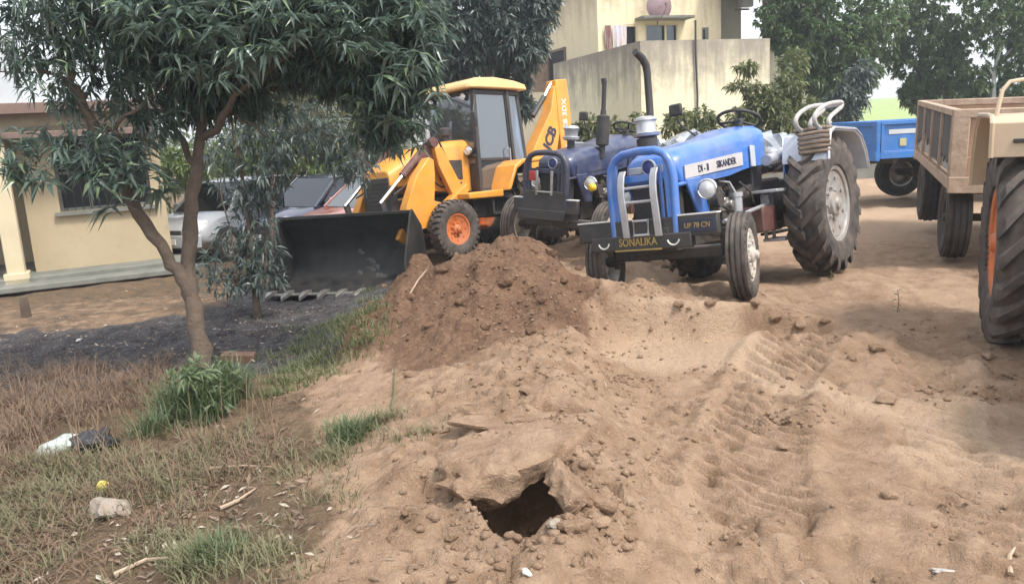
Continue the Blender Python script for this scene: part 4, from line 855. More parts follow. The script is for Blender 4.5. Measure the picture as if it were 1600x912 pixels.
# ---------------------------------------------------------------- yellow backhoe loader
def backhoe():
    t = thing('backhoe_loader', 'yellow backhoe loader with wide black front bucket behind the soil heap', 'excavator', pose(.05, 13.19, -.13, 225, .888, -2, 4))
    Yl = M['yellow']; B = M['blackmetal']
    for s in (1, -1):
        wheel(t, (0, .92 * s, .70), .70, .40, .38, s, 'lug', M['orange_rim'], M['rubberdust'], 0, .2, .3)
        wheel(t, (2.17, .90 * s, .47), .47, .26, .24, s, 'block', M['orange_rim'], M['rubberdust'], 0, .4, .2)
    obj('chassis', MB().box((1.0, 0, .82), (3.9, .66, .34)).box((2.17, 0, .52), (.2, 1.5, .2)).box((0, 0, .70), (.3, 1.5, .3)).box((1.15, .62, .80), (.9, .34, .36)).box((1.15, -.62, .80), (.9, .34, .36)), B, t, bev=.02)
    obj('side_step', MB().box((1.1, .86, .66), (.5, .26, .04)).box((1.1, .86, .92), (.5, .22, .04)).box((.88, .86, .80), (.04, .2, .3)).box((1.32, .86, .80), (.04, .2, .3)), B, t)
    def sec(x, wv, zb, zt, r=.12): return [(x, -wv, zb), (x, -wv, zt - r), (x, -wv + r * .35, zt - r * .3), (x, -wv + r, zt), (x, wv - r, zt), (x, wv - r * .35, zt - r * .3), (x, wv, zt - r), (x, wv, zb)]
    bn = obj('bonnet', MB().loft([sec(1.32, .46, 1.05, 1.92), sec(1.7, .45, 1.05, 1.90), sec(2.2, .42, 1.1, 1.80), sec(2.65, .39, 1.18, 1.62), sec(2.95, .36, 1.22, 1.46, .1)]), Yl, t, ang=45, bev=.015)
    gr = obj('grille', MB().box((2.88, 0, 1.05), (.16, .7, .62)), B, t, bev=.02)
    for k in range(8): obj('grille_bar', MB().box((2.965, 0, .82 + k * .065), (.02, .62, .02)), M['engine'], gr)
    for s in (1, -1):
        vt = obj('side_vent', MB().box((1.75, .455 * s, 1.42), (.5, .02, .32)), M['engine'], bn, bev=.004)
        text('lettering', 'JCB', .17, M['ink'], bn, frame((-s, 0, 0) if s > 0 else (1, 0, 0), (0, 0, 1), (2.2, .432 * s, 1.6)), .004, 1.2, .006)
    obj('exhaust_stack', MB().tube([(1.55, -.30, 1.85), (1.55, -.30, 2.25), (1.57, -.3, 2.33)], [.05, .045, .04], 12), M['silver'], t)
    obj('air_precleaner', MB().lathe([(1.85, .06), (1.98, .06), (2.0, .11), (2.10, .11), (2.13, .07), (2.14, .001)], 'z', (1.6, .22, 0), 18), B, t)
    # cab
    cb = MB()
    pil = {(1.34, 1): (1.22, .60), (1.34, -1): (1.22, -.60), (.10, 1): (.14, .62), (.10, -1): (.14, -.62), (-.35, 1): (-.30, .55), (-.35, -1): (-.30, -.55)}
    for (x, s), (xt, yt) in pil.items(): cb.bar((x, .68 * s, 1.0), (xt, yt, 2.72), .09, .09)
    for z, wv in ((1.02, .68), (1.62, .66), (2.68, .60)):
        for s in (1, -1):
            if z != 1.62: cb.bar((1.34 if z < 2 else 1.22, wv * s, z), (-.35 if z < 2 else -.3, wv * s, z), .07, .07)
        cb.bar((1.34 if z < 2 else 1.22, -wv, z), (1.34 if z < 2 else 1.22, wv, z), .06, .06); cb.bar((-.35 if z < 2 else -.3, -wv, z), (-.35 if z < 2 else -.3, wv, z), .06, .06)
    CABK = Matrix(((.70, 0, 0, 1.34 * .30), (0, 1, 0, 0), (0, 0, 1, 0), (0, 0, 0, 1)))
    cab = obj('cab', cb.box((.5, 0, 1.0), (1.7, 1.3, .08)).box((1.28, 0, 1.25), (.08, 1.2, .5)), B, t, CABK, bev=.015)
    rf = [[(-.52, y * .66, z) for y, z in ((-1, 2.73), (-.96, 2.80), (.96, 2.80), (1, 2.73))]]
    for x, wv, zt in ((-.48, .72, 2.83), (-.1, .74, 2.88), (.6, .75, 2.92), (1.2, .74, 2.90), (1.42, .71, 2.83), (1.48, .66, 2.78)): rf.append([(x, -wv, 2.73), (x, -wv * .96, zt), (x, wv * .96, zt), (x, wv, 2.73)])
    obj('cab_roof', MB().loft(rf), M['roofcream'], t, CABK, ang=30, bev=.03)
    gp = M['cabglass']
    obj('windscreen', MB().loft([[(1.335, -.63, 1.5), (1.345, -.63, 1.5), (1.345, .63, 1.5), (1.335, .63, 1.5)], [(1.225, -.56, 2.66), (1.235, -.56, 2.66), (1.235, .56, 2.66), (1.225, .56, 2.66)]]), gp, cab)
    obj('rear_window', MB().loft([[(-.34, -.6, 1.3), (-.33, -.6, 1.3), (-.33, .6, 1.3), (-.34, .6, 1.3)], [(-.305, -.52, 2.66), (-.295, -.52, 2.66), (-.295, .52, 2.66), (-.305, .52, 2.66)]]), gp, cab)
    for s in (1, -1):
        dr = obj('door', MB().bar((1.28, .69 * s, 1.06), (1.18, .615 * s, 2.66), .05, .03).bar((.20, .69 * s, 1.06), (.20, .62 * s, 2.66), .05, .03).bar((1.28, .69 * s, 1.06), (.2, .69 * s, 1.06), .03, .05).bar((1.18, .615 * s, 2.66), (.2, .615 * s, 2.66), .03, .05).bar((1.26, .672 * s, 1.56), (.2, .672 * s, 1.56), .03, .05), B, t, CABK, bev=.006)
        obj('glass', MB().loft([[(1.24, .688 * s, 1.08), (.22, .688 * s, 1.08), (.22, .694 * s, 1.08), (1.24, .694 * s, 1.08)], [(1.17, .618 * s, 2.65), (.22, .618 * s, 2.65), (.22, .624 * s, 2.65), (1.17, .624 * s, 2.65)]]), gp, dr)
        obj('handle', MB().tube([(.32, .72 * s, 1.5), (.32, .75 * s, 1.52), (.32, .75 * s, 1.72), (.32, .70 * s, 1.74)], .014, 6), M['silver'], dr)
        obj('side_window', MB().loft([[(.08, .686 * s, 1.3), (-.32, .686 * s, 1.3), (-.32, .692 * s, 1.3), (.08, .692 * s, 1.3)], [(.10, .60 * s, 2.65), (-.27, .575 * s, 2.65), (-.27, .581 * s, 2.65), (.10, .606 * s, 2.65)]]), gp, cab)
        mr = obj('mirror', MB().box((0, 0, 0), (.05, .14, .24)), B, t, T(1.52, .86 * s, 2.2), bev=.02); obj('mirror_arm', MB().tube([(0, 0, .1), (-.1, -.06 * s, .3), (-.25, -.2 * s, .42)], .012, 6).tube([(0, 0, -.1), (-.12, -.1 * s, -.2), (-.2, -.19 * s, -.2)], .012, 6), B, mr)
        for zz, xx in ((2.62, 1.31),): round_lamp(t, (xx, .42 * s, zz), .06, 0, 'work_lamp')
        round_lamp(t, (1.42, .56 * s, 1.72), .075, 0)
    obj('seat', MB().box((.35, 0, 1.38), (.48, .5, .16)).box((.08, 0, 1.72), (.14, .48, .6)).box((.4, 0, 1.2), (.2, .3, .2)), M['blackmetal'], cab, bev=.04)
    obj('steering_wheel', MB().tube([(.95 + .07 * math.cos(a), .17 * math.sin(a), 1.75 + .15 * math.cos(a)) for a in np.linspace(0, 6.283, 21)[:-1]], .014, 6, closed=True).tube([(.95, 0, 1.75), (1.2, 0, 1.3)], .03, 8), M['blackmetal'], cab)
    # rear fenders
    for s in (1, -1):
        arc = [(1.12, 1.02), (1.04, 1.18), (.92, 1.42), (.72, 1.52), (-.25, 1.56), (-.55, 1.45), (-.75, 1.15)]; inn = [(1.05, 1.02), (.98, 1.16), (.87, 1.36), (.70, 1.45), (-.24, 1.49), (-.50, 1.39), (-.69, 1.12)]
        obj('fender', MB().prism(arc + inn[::-1], .66 * s, 1.14 * s), Yl, t, bev=.02)
        obj('tank_step', MB().prism([(1.9, 1.02), (1.12, 1.04), (1.12, .92), (1.9, .92)], .5 * s, 1.02 * s), Yl, t, bev=.02)
    # loader tower, arms, rams
    for s in (1, -1):
        y = .58 * s
        obj('loader_tower', MB().prism([(1.55, .9), (1.85, .9), (2.15, 1.5), (2.2, 1.78), (2.05, 1.78)], y - .05, y + .05), Yl, t, bev=.01)
        arm = [(1.62, 1.06), (2.05, .74), (2.43, .55), (2.74, .50), (2.95, .58), (2.95, .86), (2.70, 1.34), (2.42, 1.62), (2.32, 1.58), (2.32, 1.35), (2.38, .94), (2.14, .88), (1.66, 1.18)]
        tip = (3.05 if s > 0 else 3.55)
        ao = obj('loader_arm', MB().prism(arm, y - .03 * s, y + .15 * s).bar((2.85, y + .07 * s, .66), (tip, y + .07 * s, .35), .09, .2), Yl, t, bev=.012)
        obj('lift_ram', MB().cyl((2.25, y - .10 * s, 1.82), (2.78, y - .10 * s, 1.36), .06, 14).cyl((2.2, y - .05 * s, 1.86), (2.2, y + .06 * s, 1.86), .08, 14), M['maroon'], ao)
        obj('ram_rod', MB().cyl((2.74, y - .10 * s, 1.40), (3.25, y - .10 * s, .96), .032, 12), M['chrome'], ao)
        obj('hose', MB().tube([(1.95, y + .02 * s, 1.60), (2.15, y + .05 * s, 1.98), (2.35, y - .04 * s, 1.84), (2.45, y - .05 * s, 1.68)], .018, 6).tube([(1.6, y - .05 * s, 1.2), (2.0, y - .1 * s, 1.15), (2.4, y - .12 * s, 1.4), (2.7, y - .1 * s, 1.22), (3.0, y - .08 * s, 1.08)], .016, 6), B, ao)
        obj('tilt_link', MB().bar((3.22, y - .10 * s, .98), (3.12, y - .10 * s, .60), .05, .09), B, ao)
        obj('tower_head', MB().prism([(2.22, 1.30), (2.50, 1.45), (2.48, 1.62), (2.30, 1.86), (2.12, 1.86), (2.05, 1.6)], y - .10 * s, y - .04 * s), M['maroon'], ao, bev=.01)
    obj('cross_tube', MB().cyl((2.75, -.6, .7), (2.75, .6, .7), .06, 14), Yl, t)
    # bucket
    BM = T(4.09, .32, -.27) @ Matrix.Rotation(R(30), 4, 'Z') @ Matrix.Rotation(R(-1), 4, 'X') @ Matrix.Rotation(R(2), 4, 'Y')
    hw = 1.09
    inner = [(0, .0), (-.45, .03), (-.70, .12), (-.84, .32), (-.86, .55), (-.78, .80), (-.52, 1.07)]; outer = [(-.50, 1.10), (-.82, .83), (-.91, .55), (-.89, .29), (-.74, .07), (-.46, -.02), (0, -.03)]
    bk_ = obj('bucket', MB().prism(inner + outer, -hw, hw).bar((-.50, -hw, 1.085), (-.50, hw, 1.085), .06, .05), M['bucketsteel'], t, BM, bev=.006)
    side = [(0.02, -.02), (.0, .08), (-.12, .5), (-.46, 1.10), (-.52, 1.12), (-.84, .85), (-.93, .55), (-.91, .28), (-.75, .05), (-.46, -.04)]
    for s in (1, -1): obj('side_plate', MB().prism(side, hw * s, (hw + .03) * s), M['bucketsteel'], bk_, bev=.004)
    obj('cutting_edge', MB().box((.03, 0, -.02), (.16, 2 * hw + .06, .025)), M['wornsteel'], bk_, bev=.004)
    for k in range(8):
        y = -hw + .06 + k * (2 * hw - .12) / 7
        obj('tooth', MB().loft([[(x, y - wv, -.03 - d), (x, y + wv, -.03 - d), (x, y + wv, .03 - d), (x, y - wv, .03 - d)] for x, wv, d in ((-.02, .045, -.005), (.12, .045, 0), (.20, .036, .02), (.30, .012, .05))]), M['wornsteel'], bk_, bev=.004)
    rm = np.random.default_rng(8)
    for q in range(7):
        zz = .06 + .62 * rm.random() ** 1.6; xx = float(np.interp(zz, [.03, .12, .32, .55, .8], [-.45, -.70, -.84, -.86, -.78])); yy = .25 + .16 * (1 - zz) * rm.normal()
        me = clod_mesh('mud_splash', .025 + .04 * rm.random() * (1 - zz), q, M['mudstreak'], (.12, 1.3, 1.1), 1.3, 3); link('mud_splash', me, bk_, T(xx + .02, yy, zz))
    # backhoe at the rear
    obj('kingpost', MB().box((-.95, 0, .85), (.35, .6, .8)).box((-.75, 0, .75), (.12, 1.9, .5)), B, t, bev=.02)
    bo = obj('boom', MB().prism([(-.30, 1.45), (-.52, 1.82), (-1.02, 2.45), (-1.16, 2.90), (-1.30, 2.98), (-1.34, 2.4), (-1.12, 1.72), (-.80, 1.25), (-.55, 1.1)], .05, .30), Yl, t, bev=.015)
    text('lettering', 'JCB', .30, M['ink'], bo, frame((-.5, 0, .85), (.85, 0, .5), (-.93, .303, 1.93)), .004, 1., .012)
    di = obj('dipper_arm', MB().prism([(-1.18, 3.02), (-1.50, 3.05), (-1.56, 2.4), (-1.50, 1.2), (-1.36, .8), (-1.24, 1.2), (-1.20, 2.2)], .06, .32), Yl, t, bev=.015)
    text('lettering', 'JCB 3DX', .17, M['whiteink'], di, frame((0, 0, 1), (1, 0, 0), (-1.37, .323, 2.35)), .004, 1., .004)
    obj('dipper_ram', MB().cyl((-.62, .18, 2.35), (-.98, .18, 2.72), .05, 12), B, bo); obj('ram_rod', MB().cyl((-.96, .18, 2.70), (-1.22, .18, 3.0), .03, 10), M['chrome'], bo)
    obj('rear_bucket', MB().prism([(-1.35, .85), (-1.6, .9), (-1.85, .6), (-1.8, .3), (-1.5, .2), (-1.3, .4), (-1.5, .38), (-1.68, .45), (-1.6, .7)], -.1, .5), B, t, bev=.01)
    for s in (1, -1): obj('stabiliser_leg', MB().bar((-.85, .98 * s, 1.5), (-.85, .98 * s, .3), .14, .14).box((-.85, .98 * s, .25), (.3, .3, .06)), Yl if s > 0 else B, t, bev=.01)
    return t
backhoe()

# ---------------------------------------------------------------- trailers
def trailer(label, mtx, L, W, zf, zt, side_m, end_m, rail_m, wheels, style):
    t = thing('farm_trailer', label, 'trailer', mtx, 'farm trailers')
    h = W / 2
    obj('bed', MB().box((L / 2, 0, zf + .03), (L - .02, W - .02, .06)), M[end_m], t)
    obj('chassis', MB().box((L / 2, .32, zf - .09), (L, .09, .16)).box((L / 2, -.32, zf - .09), (L, .09, .16)).box((L * .1, 0, zf - .088), (.09, W * .9, .14)).box((L * .9, 0, zf - .088), (.09, W * .9, .14)).tube([(0, .3, zf - .1), (-1.0, 0, zf - .25), (-1.25, 0, zf - .27)], .05, 8).tube([(0, -.3, zf - .1), (-1.0, 0, zf - .25)], .05, 8), M['engine'], t, bev=.008)
    for s in (1, -1):      # long sides
        n = 4
        pan = obj('side_frame', MB().box((L / 2, (h - .03) * s, zt - .03), (L, .09, .07)).box((L / 2, (h - .03) * s, zf + .0), (L, .08, .12)), M[rail_m], t, bev=.008)
        for k in range(n):
            x0 = L * k / n; x1 = L * (k + 1) / n
            obj('side_board', MB().box(((x0 + x1) / 2, (h - .045) * s, (zf + zt) / 2 + .015), (x1 - x0 - .03, .03, zt - zf - .14 if style != 1 else zt - zf - .15)), M['scrap_daylight' if style == 1 else side_m], pan, bev=.004)  # pale boards paint in the daylight showing below the torn sheets
            if style == 1:      # dark sheet with a torn lower edge hung over each bay
                z0 = zf + .07; e = [(x0 + .02, zt - .07), (x1 - .02, zt - .07)]
                rs = np.random.default_rng(k * 7 + (s > 0)); xs = np.linspace(x1 - .02, x0 + .02, 9); low = zf + .07 + (.12, .03, .26, .14)[k] * (.4 + .9 * rs.random(9)) + .03
                obj('torn_sheet', MB().prism(e + list(zip(xs, low)), (h - .026) * s, (h - .016) * s), M['darkboard'], pan)
            else:
                pn = obj('side_sign', MB().box(((x0 + x1) / 2, (h - .026) * s, (zf + zt) / 2 + .11), ((x1 - x0) * .62, .012, .08)), M['parapet'], pan); obj('hinge_plate', MB().box(((x0 + x1) / 2, (h - .022) * s, (zf + zt) / 2 - .08), (.12, .02, .13)), mat('hinge_yellow', (.45, .42, .2), (.2, .25, .25), .6), pan)
        for k in range(n + 1):
            x = min(max(L * k / n, .035), L - .035); obj('side_post', MB().box((x, (h - .006) * s, (zf + zt) / 2 - .0), (.035 if style == 1 else .05, .034, zt - zf - .064)), M[rail_m], pan, bev=.005)
    for x, nm in ((0, 'tail_gate'), (L, 'head_board')):
        d = -1 if x == 0 else 1
        e = obj(nm, MB().box((x + .04 * d, 0, zt - .04), (.08, W + .02, .09)).box((x + .045 * d, 0, zf - .01), (.09, W + .02, .17)).box((x + .04 * d, h - .07, (zt + zf) / 2), (.078, .16, zt - zf - .12)).box((x + .04 * d, -h + .07, (zt + zf) / 2), (.078, .16, zt - zf - .12)), M[rail_m if style == 1 else end_m], t, bev=.01)
        np_ = 3
        for k in range(np_):
            zz0 = zf + .075 + (zt - zf - .16) * k / np_; zz1 = zf + .075 + (zt - zf - .16) * (k + 1) / np_
            obj('plank', MB().box((x + .03 * d, 0, (zz0 + zz1) / 2), (.035, W - .3, zz1 - zz0 - .006)), M[end_m], e, bev=.004)
        obj('strut', MB().box((x + .066 * d, .25 * h, (zt + zf) / 2), (.03, .07, zt - zf - .17)), M[rail_m if style == 1 else end_m], e, bev=.005)
    for x in wheels:
        obj('axle', MB().cyl((x, -h + .1, .46), (x, h - .1, .46), .045, 12).box((x, .32, .55), (.7, .07, .08)).box((x, -.32, .55), (.7, .07, .08)), M['engine'], t)
        for s in (1, -1): wheel(t, (x, (h - .16) * s, .46), .46, .26, .25, s, 'truck', M['engine' if style == 1 else 'wornsteel'], M['rubber'], 0, .3, .1)
    return t
_c = at(1482, 178, 8.4)
_h = .9
_ya = 68
_of = Matrix.Rotation(R(_ya), 4, 'Z') @ Vector((0, -_h, 0))
trailer('brown rusty farm trailer with dark torn side sheets beside the right-hand tractor', pose(_c.x + _of.x, _c.y + _of.y, 0, _ya, 1, -2.2, 1.5), 3.9, 1.8, .90, 1.66, 'palewood', 'rustwood', 'palewood', (.55, 3.2), 1)
trailer('blue farm trailer parked far back beyond the tractors', pose(6.5, 15.1, .05, 3, .98), 3.4, 1.9, .92, 1.52, 'trailerblue', 'trailerblue', 'trailerblue', (1.32, 2.9), 2)

# ---------------------------------------------------------------- cars
def car(name, label, mtx, paint, hatch=True):
    t = thing(name, label, 'car', mtx, 'cars parked in the shade')
    P = M[paint]; L = 3.9
    st = [(-1.92, .62, .42, .72), (-1.86, .74, .34, .92), (-1.4, .80, .30, .98), (0, .82, .28, .95), (.9, .81, .28, .93), (1.35, .79, .30, .86), (1.78, .72, .34, .74), (1.93, .58, .42, .62)]
    obj('body', MB().loft([[(x, -wv, zb + .1), (x, -wv * .99, (zb + zt) / 2), (x, -wv * .95, zt - .05), (x, -wv * .82, zt), (x, wv * .82, zt), (x, wv * .95, zt - .05), (x, wv * .99, (zb + zt) / 2), (x, wv, zb + .1), (x, wv * .85, zb), (x, -wv * .85, zb)] for x, wv, zb, zt in st]), P, t, ang=42)
    gh_ = [(1.02, .70, .70, .90), (.38, .58, .60, 1.42), (-.1, .57, .6, 1.47), (-1.05, .56, .58, 1.45), (-1.5, .54, .56, 1.38), (-1.80, .66, .68, .95)]
    obj('roof', MB().loft([[(x, -.585, z), (x, -.5, z + .03), (x, .5, z + .03), (x, .585, z)] for x, z in ((.42, 1.395), (.3, 1.425), (-.1, 1.455), (-1.0, 1.44), (-1.5, 1.37))]), P, t)
    obj('cabin', MB().loft([[(1.0, -.66, .90), (1.0, .66, .90), (.36, .55, 1.40), (.36, -.55, 1.40)], [(-1.74, -.66, .92), (-1.74, .66, .92), (-1.46, .55, 1.37), (-1.46, -.55, 1.37)]]), M['darkroom'], t)
    for s in (1, -1):
        for (xa, xb) in ((1.05, .38),): obj('pillar', MB().bar((xa, .70 * s, .90), (xb, .585 * s, 1.42), .06, .05), P, t)
        obj('pillar', MB().bar((-.42, .735 * s, .92), (-.42, .59 * s, 1.44), .07, .04).bar((-1.72, .70 * s, .94), (-1.46, .575 * s, 1.4), .12, .05), P, t)
        for xa, xb, xc, xd, nm in ((.92, -.37, -.37, .34, 'side_window'), (-.47, -1.6, -1.42, -.47, 'side_window')):
            obj(nm, MB().add([(xa, .722 * s, .93), (xb, .735 * s, .94), (xc, .60 * s, 1.41), (xd, .60 * s, 1.40), (xa, .715 * s, .93), (xb, .728 * s, .94), (xc, .593 * s, 1.41), (xd, .593 * s, 1.40)], [(0, 1, 2, 3), (7, 6, 5, 4), (0, 4, 5, 1), (1, 5, 6, 2), (2, 6, 7, 3), (3, 7, 4, 0)]), M['glass'], t)
        obj('headlight', MB().loft([[(1.62, .50 * s, .70), (1.62, .70 * s, .70), (1.62, .70 * s, .80), (1.62, .50 * s, .80)], [(1.90, .46 * s, .60), (1.83, .68 * s, .60), (1.80, .67 * s, .73), (1.88, .46 * s, .72)]]), M['lampglass'], t, bev=.01)
        obj('tail_light', MB().box((-1.86, .62 * s, .84), (.08, .16, .22)), M['redlens'], t, bev=.02)
        mr = obj('mirror', MB().box((.78, .86 * s, .98), (.1, .17, .12)), P, t, bev=.03)
        obj('door', MB().box((.25, .822 * s, .60), (1.0, .012, .52)), P, t, bev=.005); obj('door', MB().box((-.85, .815 * s, .60), (.9, .012, .52)), P, t, bev=.005)
        for x in (1.25, -1.22):
            obj('wheel_arch', MB().lathe([(-.05, .335), (.012, .34), (.012, .30), (-.05, .30)], 'y', (0, 0, 0), 28), M['blackmetal'], t, T(x, .80 * s, .30))
            wheel(t, (x, .74 * s, .295), .295, .17, .19, s, 'road', M['silver_rim'], M['rubber'], 0, 0, .5)
    obj('windscreen', MB().loft([[(1.04, -.66, .91), (1.04, .66, .91), (1.048, .66, .915), (1.048, -.66, .915)], [(.40, -.55, 1.42), (.40, .55, 1.42), (.408, .55, 1.425), (.408, -.55, 1.425)]]), M['dustglass'] if paint == 'carred' else M['glass'], t)
    obj('rear_window', MB().loft([[(-1.80, -.62, .97), (-1.80, .62, .97), (-1.79, .62, .97), (-1.79, -.62, .97)], [(-1.53, -.52, 1.37), (-1.53, .52, 1.37), (-1.52, .52, 1.37), (-1.52, -.52, 1.37)]]), M['glass'], t)
    obj('bumper', MB().loft([[(x, -wv, .32), (x, -wv, .56), (x, wv, .56), (x, wv, .32)] for x, wv in ((1.86, .74), (1.95, .62), (1.98, .4))]), M['blackmetal'] if paint == 'carblue' else P, t, bev=.02)
    obj('grille', MB().box((1.93, 0, .60), (.05, .66, .09)), M['blackmetal'], t, bev=.01); obj('number_plate', MB().box((1.99, 0, .44), (.015, .44, .1)), M['whiteink'], t)
    return t
car('hatchback_car', 'pale white car behind the leaning tree, seen past the house corner', pose(-5.5, 16.6, -.38, 246), 'carwhite')
car('hatchback_car', 'dusty red car with silvery windscreen behind the black bucket', pose(-1.95, 14.35, -.30, 222, 1.0), 'carred')
car('hatchback_car', 'dark blue car behind the red one, mostly hidden by leaves', pose(-3.55, 16.6, -.40, 232), 'carblue')
# ---------------------------------------------------------------- leaves
def leaf_arrays(B, D, L, Wd, droop, rs):
    """one leaf per row: base point B, direction D, length L, width Wd; a folded, drooping blade of four triangles"""
    n = len(B); D = D / np.linalg.norm(D, axis=1, keepdims=True); up = np.array([0, 0, 1.])
    sd = np.cross(D, up); sd /= (np.linalg.norm(sd, axis=1, keepdims=True) + 1e-6)
    tw = rs.normal(size=(n, 1)) * .5; nm = np.cross(sd, D); sd = sd * np.cos(tw) + nm * np.sin(tw)
    L = L[:, None]; Wd = Wd[:, None]; dr = droop[:, None]
    mid = B + D * L * .48 - up * L * dr * .22; tip = B + D * L - up * L * dr
    fold = np.cross(sd, D) * Wd * .18
    V = np.stack([B, mid + sd * Wd * .5 + fold, mid, mid - sd * Wd * .5 + fold, tip], 1)
    F = np.array([[0, 1, 2], [0, 2, 3], [1, 4, 2], [2, 4, 3]])[None] + (np.arange(n) * 5)[:, None, None]
    return V.reshape(-1, 3), F.reshape(-1, 3)
def blobs_points(blobs, rs, shell=.35):
    """points through a set of ellipsoids (centre, radii, count)"""
    out = []; cen = []
    for c, r, n in blobs:
        d = rs.normal(size=(n, 3)); d /= np.linalg.norm(d, axis=1, keepdims=True); q = rs.random(n) ** shell
        p = d * q[:, None]; out.append(p * np.array(r) + np.array(c)); cen.append(np.repeat(np.array([c], float), n, 0))
    return np.concatenate(out), np.concatenate(cen)
def whorls(P, cen, per, L, Wd, rs, droop=(.2, .8), up=.0):
    n = len(P); k = per
    out = P - cen; out /= (np.linalg.norm(out, axis=1, keepdims=True) + 1e-6)
    B = np.repeat(P, k, 0) + rs.normal(size=(n * k, 3)) * L * .10
    D = rs.normal(size=(n * k, 3)) + np.repeat(out, k, 0) * .9; D[:, 2] += up
    Ls = L * (.6 + .7 * rs.random(n * k)); return leaf_arrays(B, D, Ls, Wd * (.7 + .6 * rs.random(n * k)) * Ls / L, droop[0] + (droop[1] - droop[0]) * rs.random(n * k), rs)
def crown(name, parent, blobs, per, L, Wd, m, seed, droop=(.2, .8), shell=.4, up=0., kind='stuff'):
    rs = np.random.default_rng(seed); P, c = blobs_points(blobs, rs, shell)
    inv = parent.matrix_world.inverted() if parent is not None else Matrix.Identity(4)
    V, F = whorls(P, c, per, L, Wd, rs, droop, up); V = V + np.array(inv.translation)
    o = link(name, raw(name, V, F, M[m], smooth=False), parent); tag(o, kind=kind); return o
def limb_path(pts, wob, rs, n=5):
    out = []
    for a, b in zip(pts[:-1], pts[1:]):
        for k in range(n):
            t = k / n; p = Vector(a).lerp(Vector(b), t); out.append(p + Vector(rs.normal(size=3) * wob * (1 if 0 < k else .3)))
    out.append(Vector(pts[-1])); return out
def limb(name, parent, pts, r0, r1, m, rs, wob=.015, n=10, seg=5, flare=1.0):
    inv = parent.matrix_world.inverted(); P = [inv @ p for p in limb_path(pts, wob, rs, seg)]; k = len(P)
    rad = [(r0 + (r1 - r0) * i / (k - 1)) * (1 + .08 * rs.normal()) for i in range(k)]
    if flare > 1: rad[0] *= flare; rad[1] *= 1 + (flare - 1) * .45
    return obj(name, MB().tube(P, rad, n), M[m], parent, ang=60)
def E3(px, py, d): v = at(px, py, d); return (v.x, v.y, v.z)

# the leaning two-limbed tree on the left
rs = np.random.default_rng(3)
b0 = at(314, 580, 6.55); b0.z = gz(b0.x, b0.y) - .08
MT = thing('leaning_tree', 'leaning tree with forked trunk and drooping long leaves at left', 'tree', T(*b0))
fk = at(296, 428, 6.65)
limb('trunk', MT, [b0, at(308, 520, 6.58), at(299, 465, 6.62), at(296, 428, 6.66), at(297, 360, 6.75), at(304, 290, 6.8), at(311, 225, 6.85), at(325, 150, 6.9), at(345, 70, 6.9), at(370, -40, 6.9)], .080, .026, 'bark', rs, .009, 14, 4, 1.12)
limb('branch', MT, [at(303, 478, 6.63), at(292, 447, 6.62), at(262, 402, 6.60), at(215, 335, 6.54), at(186, 272, 6.5), at(150, 205, 6.4), at(118, 140, 6.3), at(96, 85, 6.2), at(70, 10, 6.1), at(40, -90, 6.0)], .060, .026, 'bark', rs, .011, 12, 4)
for pts, r0, r1 in [([(311, 225, 6.85), (360, 165, 6.6), (420, 110, 6.4), (480, 60, 6.2)], .035, .012), ([(306, 260, 6.8), (265, 190, 6.9), (230, 130, 7.0), (200, 60, 7.0)], .03, .01), ([(150, 205, 6.4), (185, 195, 6.4), (225, 160, 6.4), (255, 130, 6.4)], .022, .008), ([(325, 150, 6.9), (430, 140, 6.9), (520, 130, 6.9), (590, 150, 6.8)], .03, .008), ([(118, 140, 6.3), (60, 110, 6.2), (0, 80, 6.1)], .02, .006), ([(345, 70, 6.9), (450, 20, 6.6), (560, 40, 6.4), (640, 60, 6.3)], .03, .01), ([(215, 335, 6.55), (205, 300, 6.4), (185, 272, 6.3), (168, 262, 6.2)], .018, .006), ([(96, 85, 6.2), (150, 40, 6.3), (210, 20, 6.3)], .02, .008), ([(325, 150, 6.9), (380, 190, 6.7), (420, 215, 6.6)], .02, .006), ([(520, 130, 6.9), (560, 190, 6.8), (580, 240, 6.75)], .014, .004)]:
    limb('branch', MT, [at(*p) for p in pts], r0, r1, 'bark', rs, .02, 8, 4)
def bl(px, py, d, r, n, rz=None, ry=None): return (E3(px, py, d), (r, ry or r, rz or r), n)
dense = [bl(250, 40, 6.6, .60, 290), bl(330, 80, 6.8, .55, 360), bl(400, 20, 6.6, .65, 440), bl(470, 50, 6.7, .48, 330), bl(540, 40, 6.5, .52, 340), bl(595, 85, 6.5, .40, 260), bl(645, 50, 6.4, .28, 150), bl(370, 120, 6.9, .34, 190), bl(225, 95, 7.0, .34, 80), bl(440, -70, 6.4, .8, 340), bl(250, -90, 6.4, .8, 320), bl(600, -60, 6.3, .6, 220), bl(615, 155, 6.6, .28, 90), bl(585, 190, 6.6, .20, 45), bl(645, 105, 6.4, .22, 90), bl(330, 150, 6.9, .24, 70), bl(540, 115, 6.7, .26, 100), bl(180, 20, 6.4, .40, 80), bl(600, 215, 6.7, .14, 14), bl(290, 150, 7.0, .25, 60)]
sparse = [bl(90, 40, 6.2, .5, 60), bl(140, 90, 6.4, .42, 46), bl(40, 60, 6.0, .4, 28), bl(250, 150, 6.6, .3, 40), bl(60, -30, 6.1, .6, 110), bl(120, -10, 6.2, .5, 100), bl(230, 185, 6.7, .2, 16), bl(430, 170, 7.2, .25, 26), bl(60, 250, 6.0, .22, 12, .12), bl(20, 225, 5.9, .2, 10, .1), bl(120, 225, 6.2, .22, 14, .12), bl(180, 240, 6.3, .3, 30, .16), bl(90, 130, 6.2, .4, 30), bl(210, 170, 6.5, .3, 24)]
crown('crown', MT, dense + sparse, 13, .112, .022, 'leaf_main', 21, (.0, .7), .5)
CLM = []
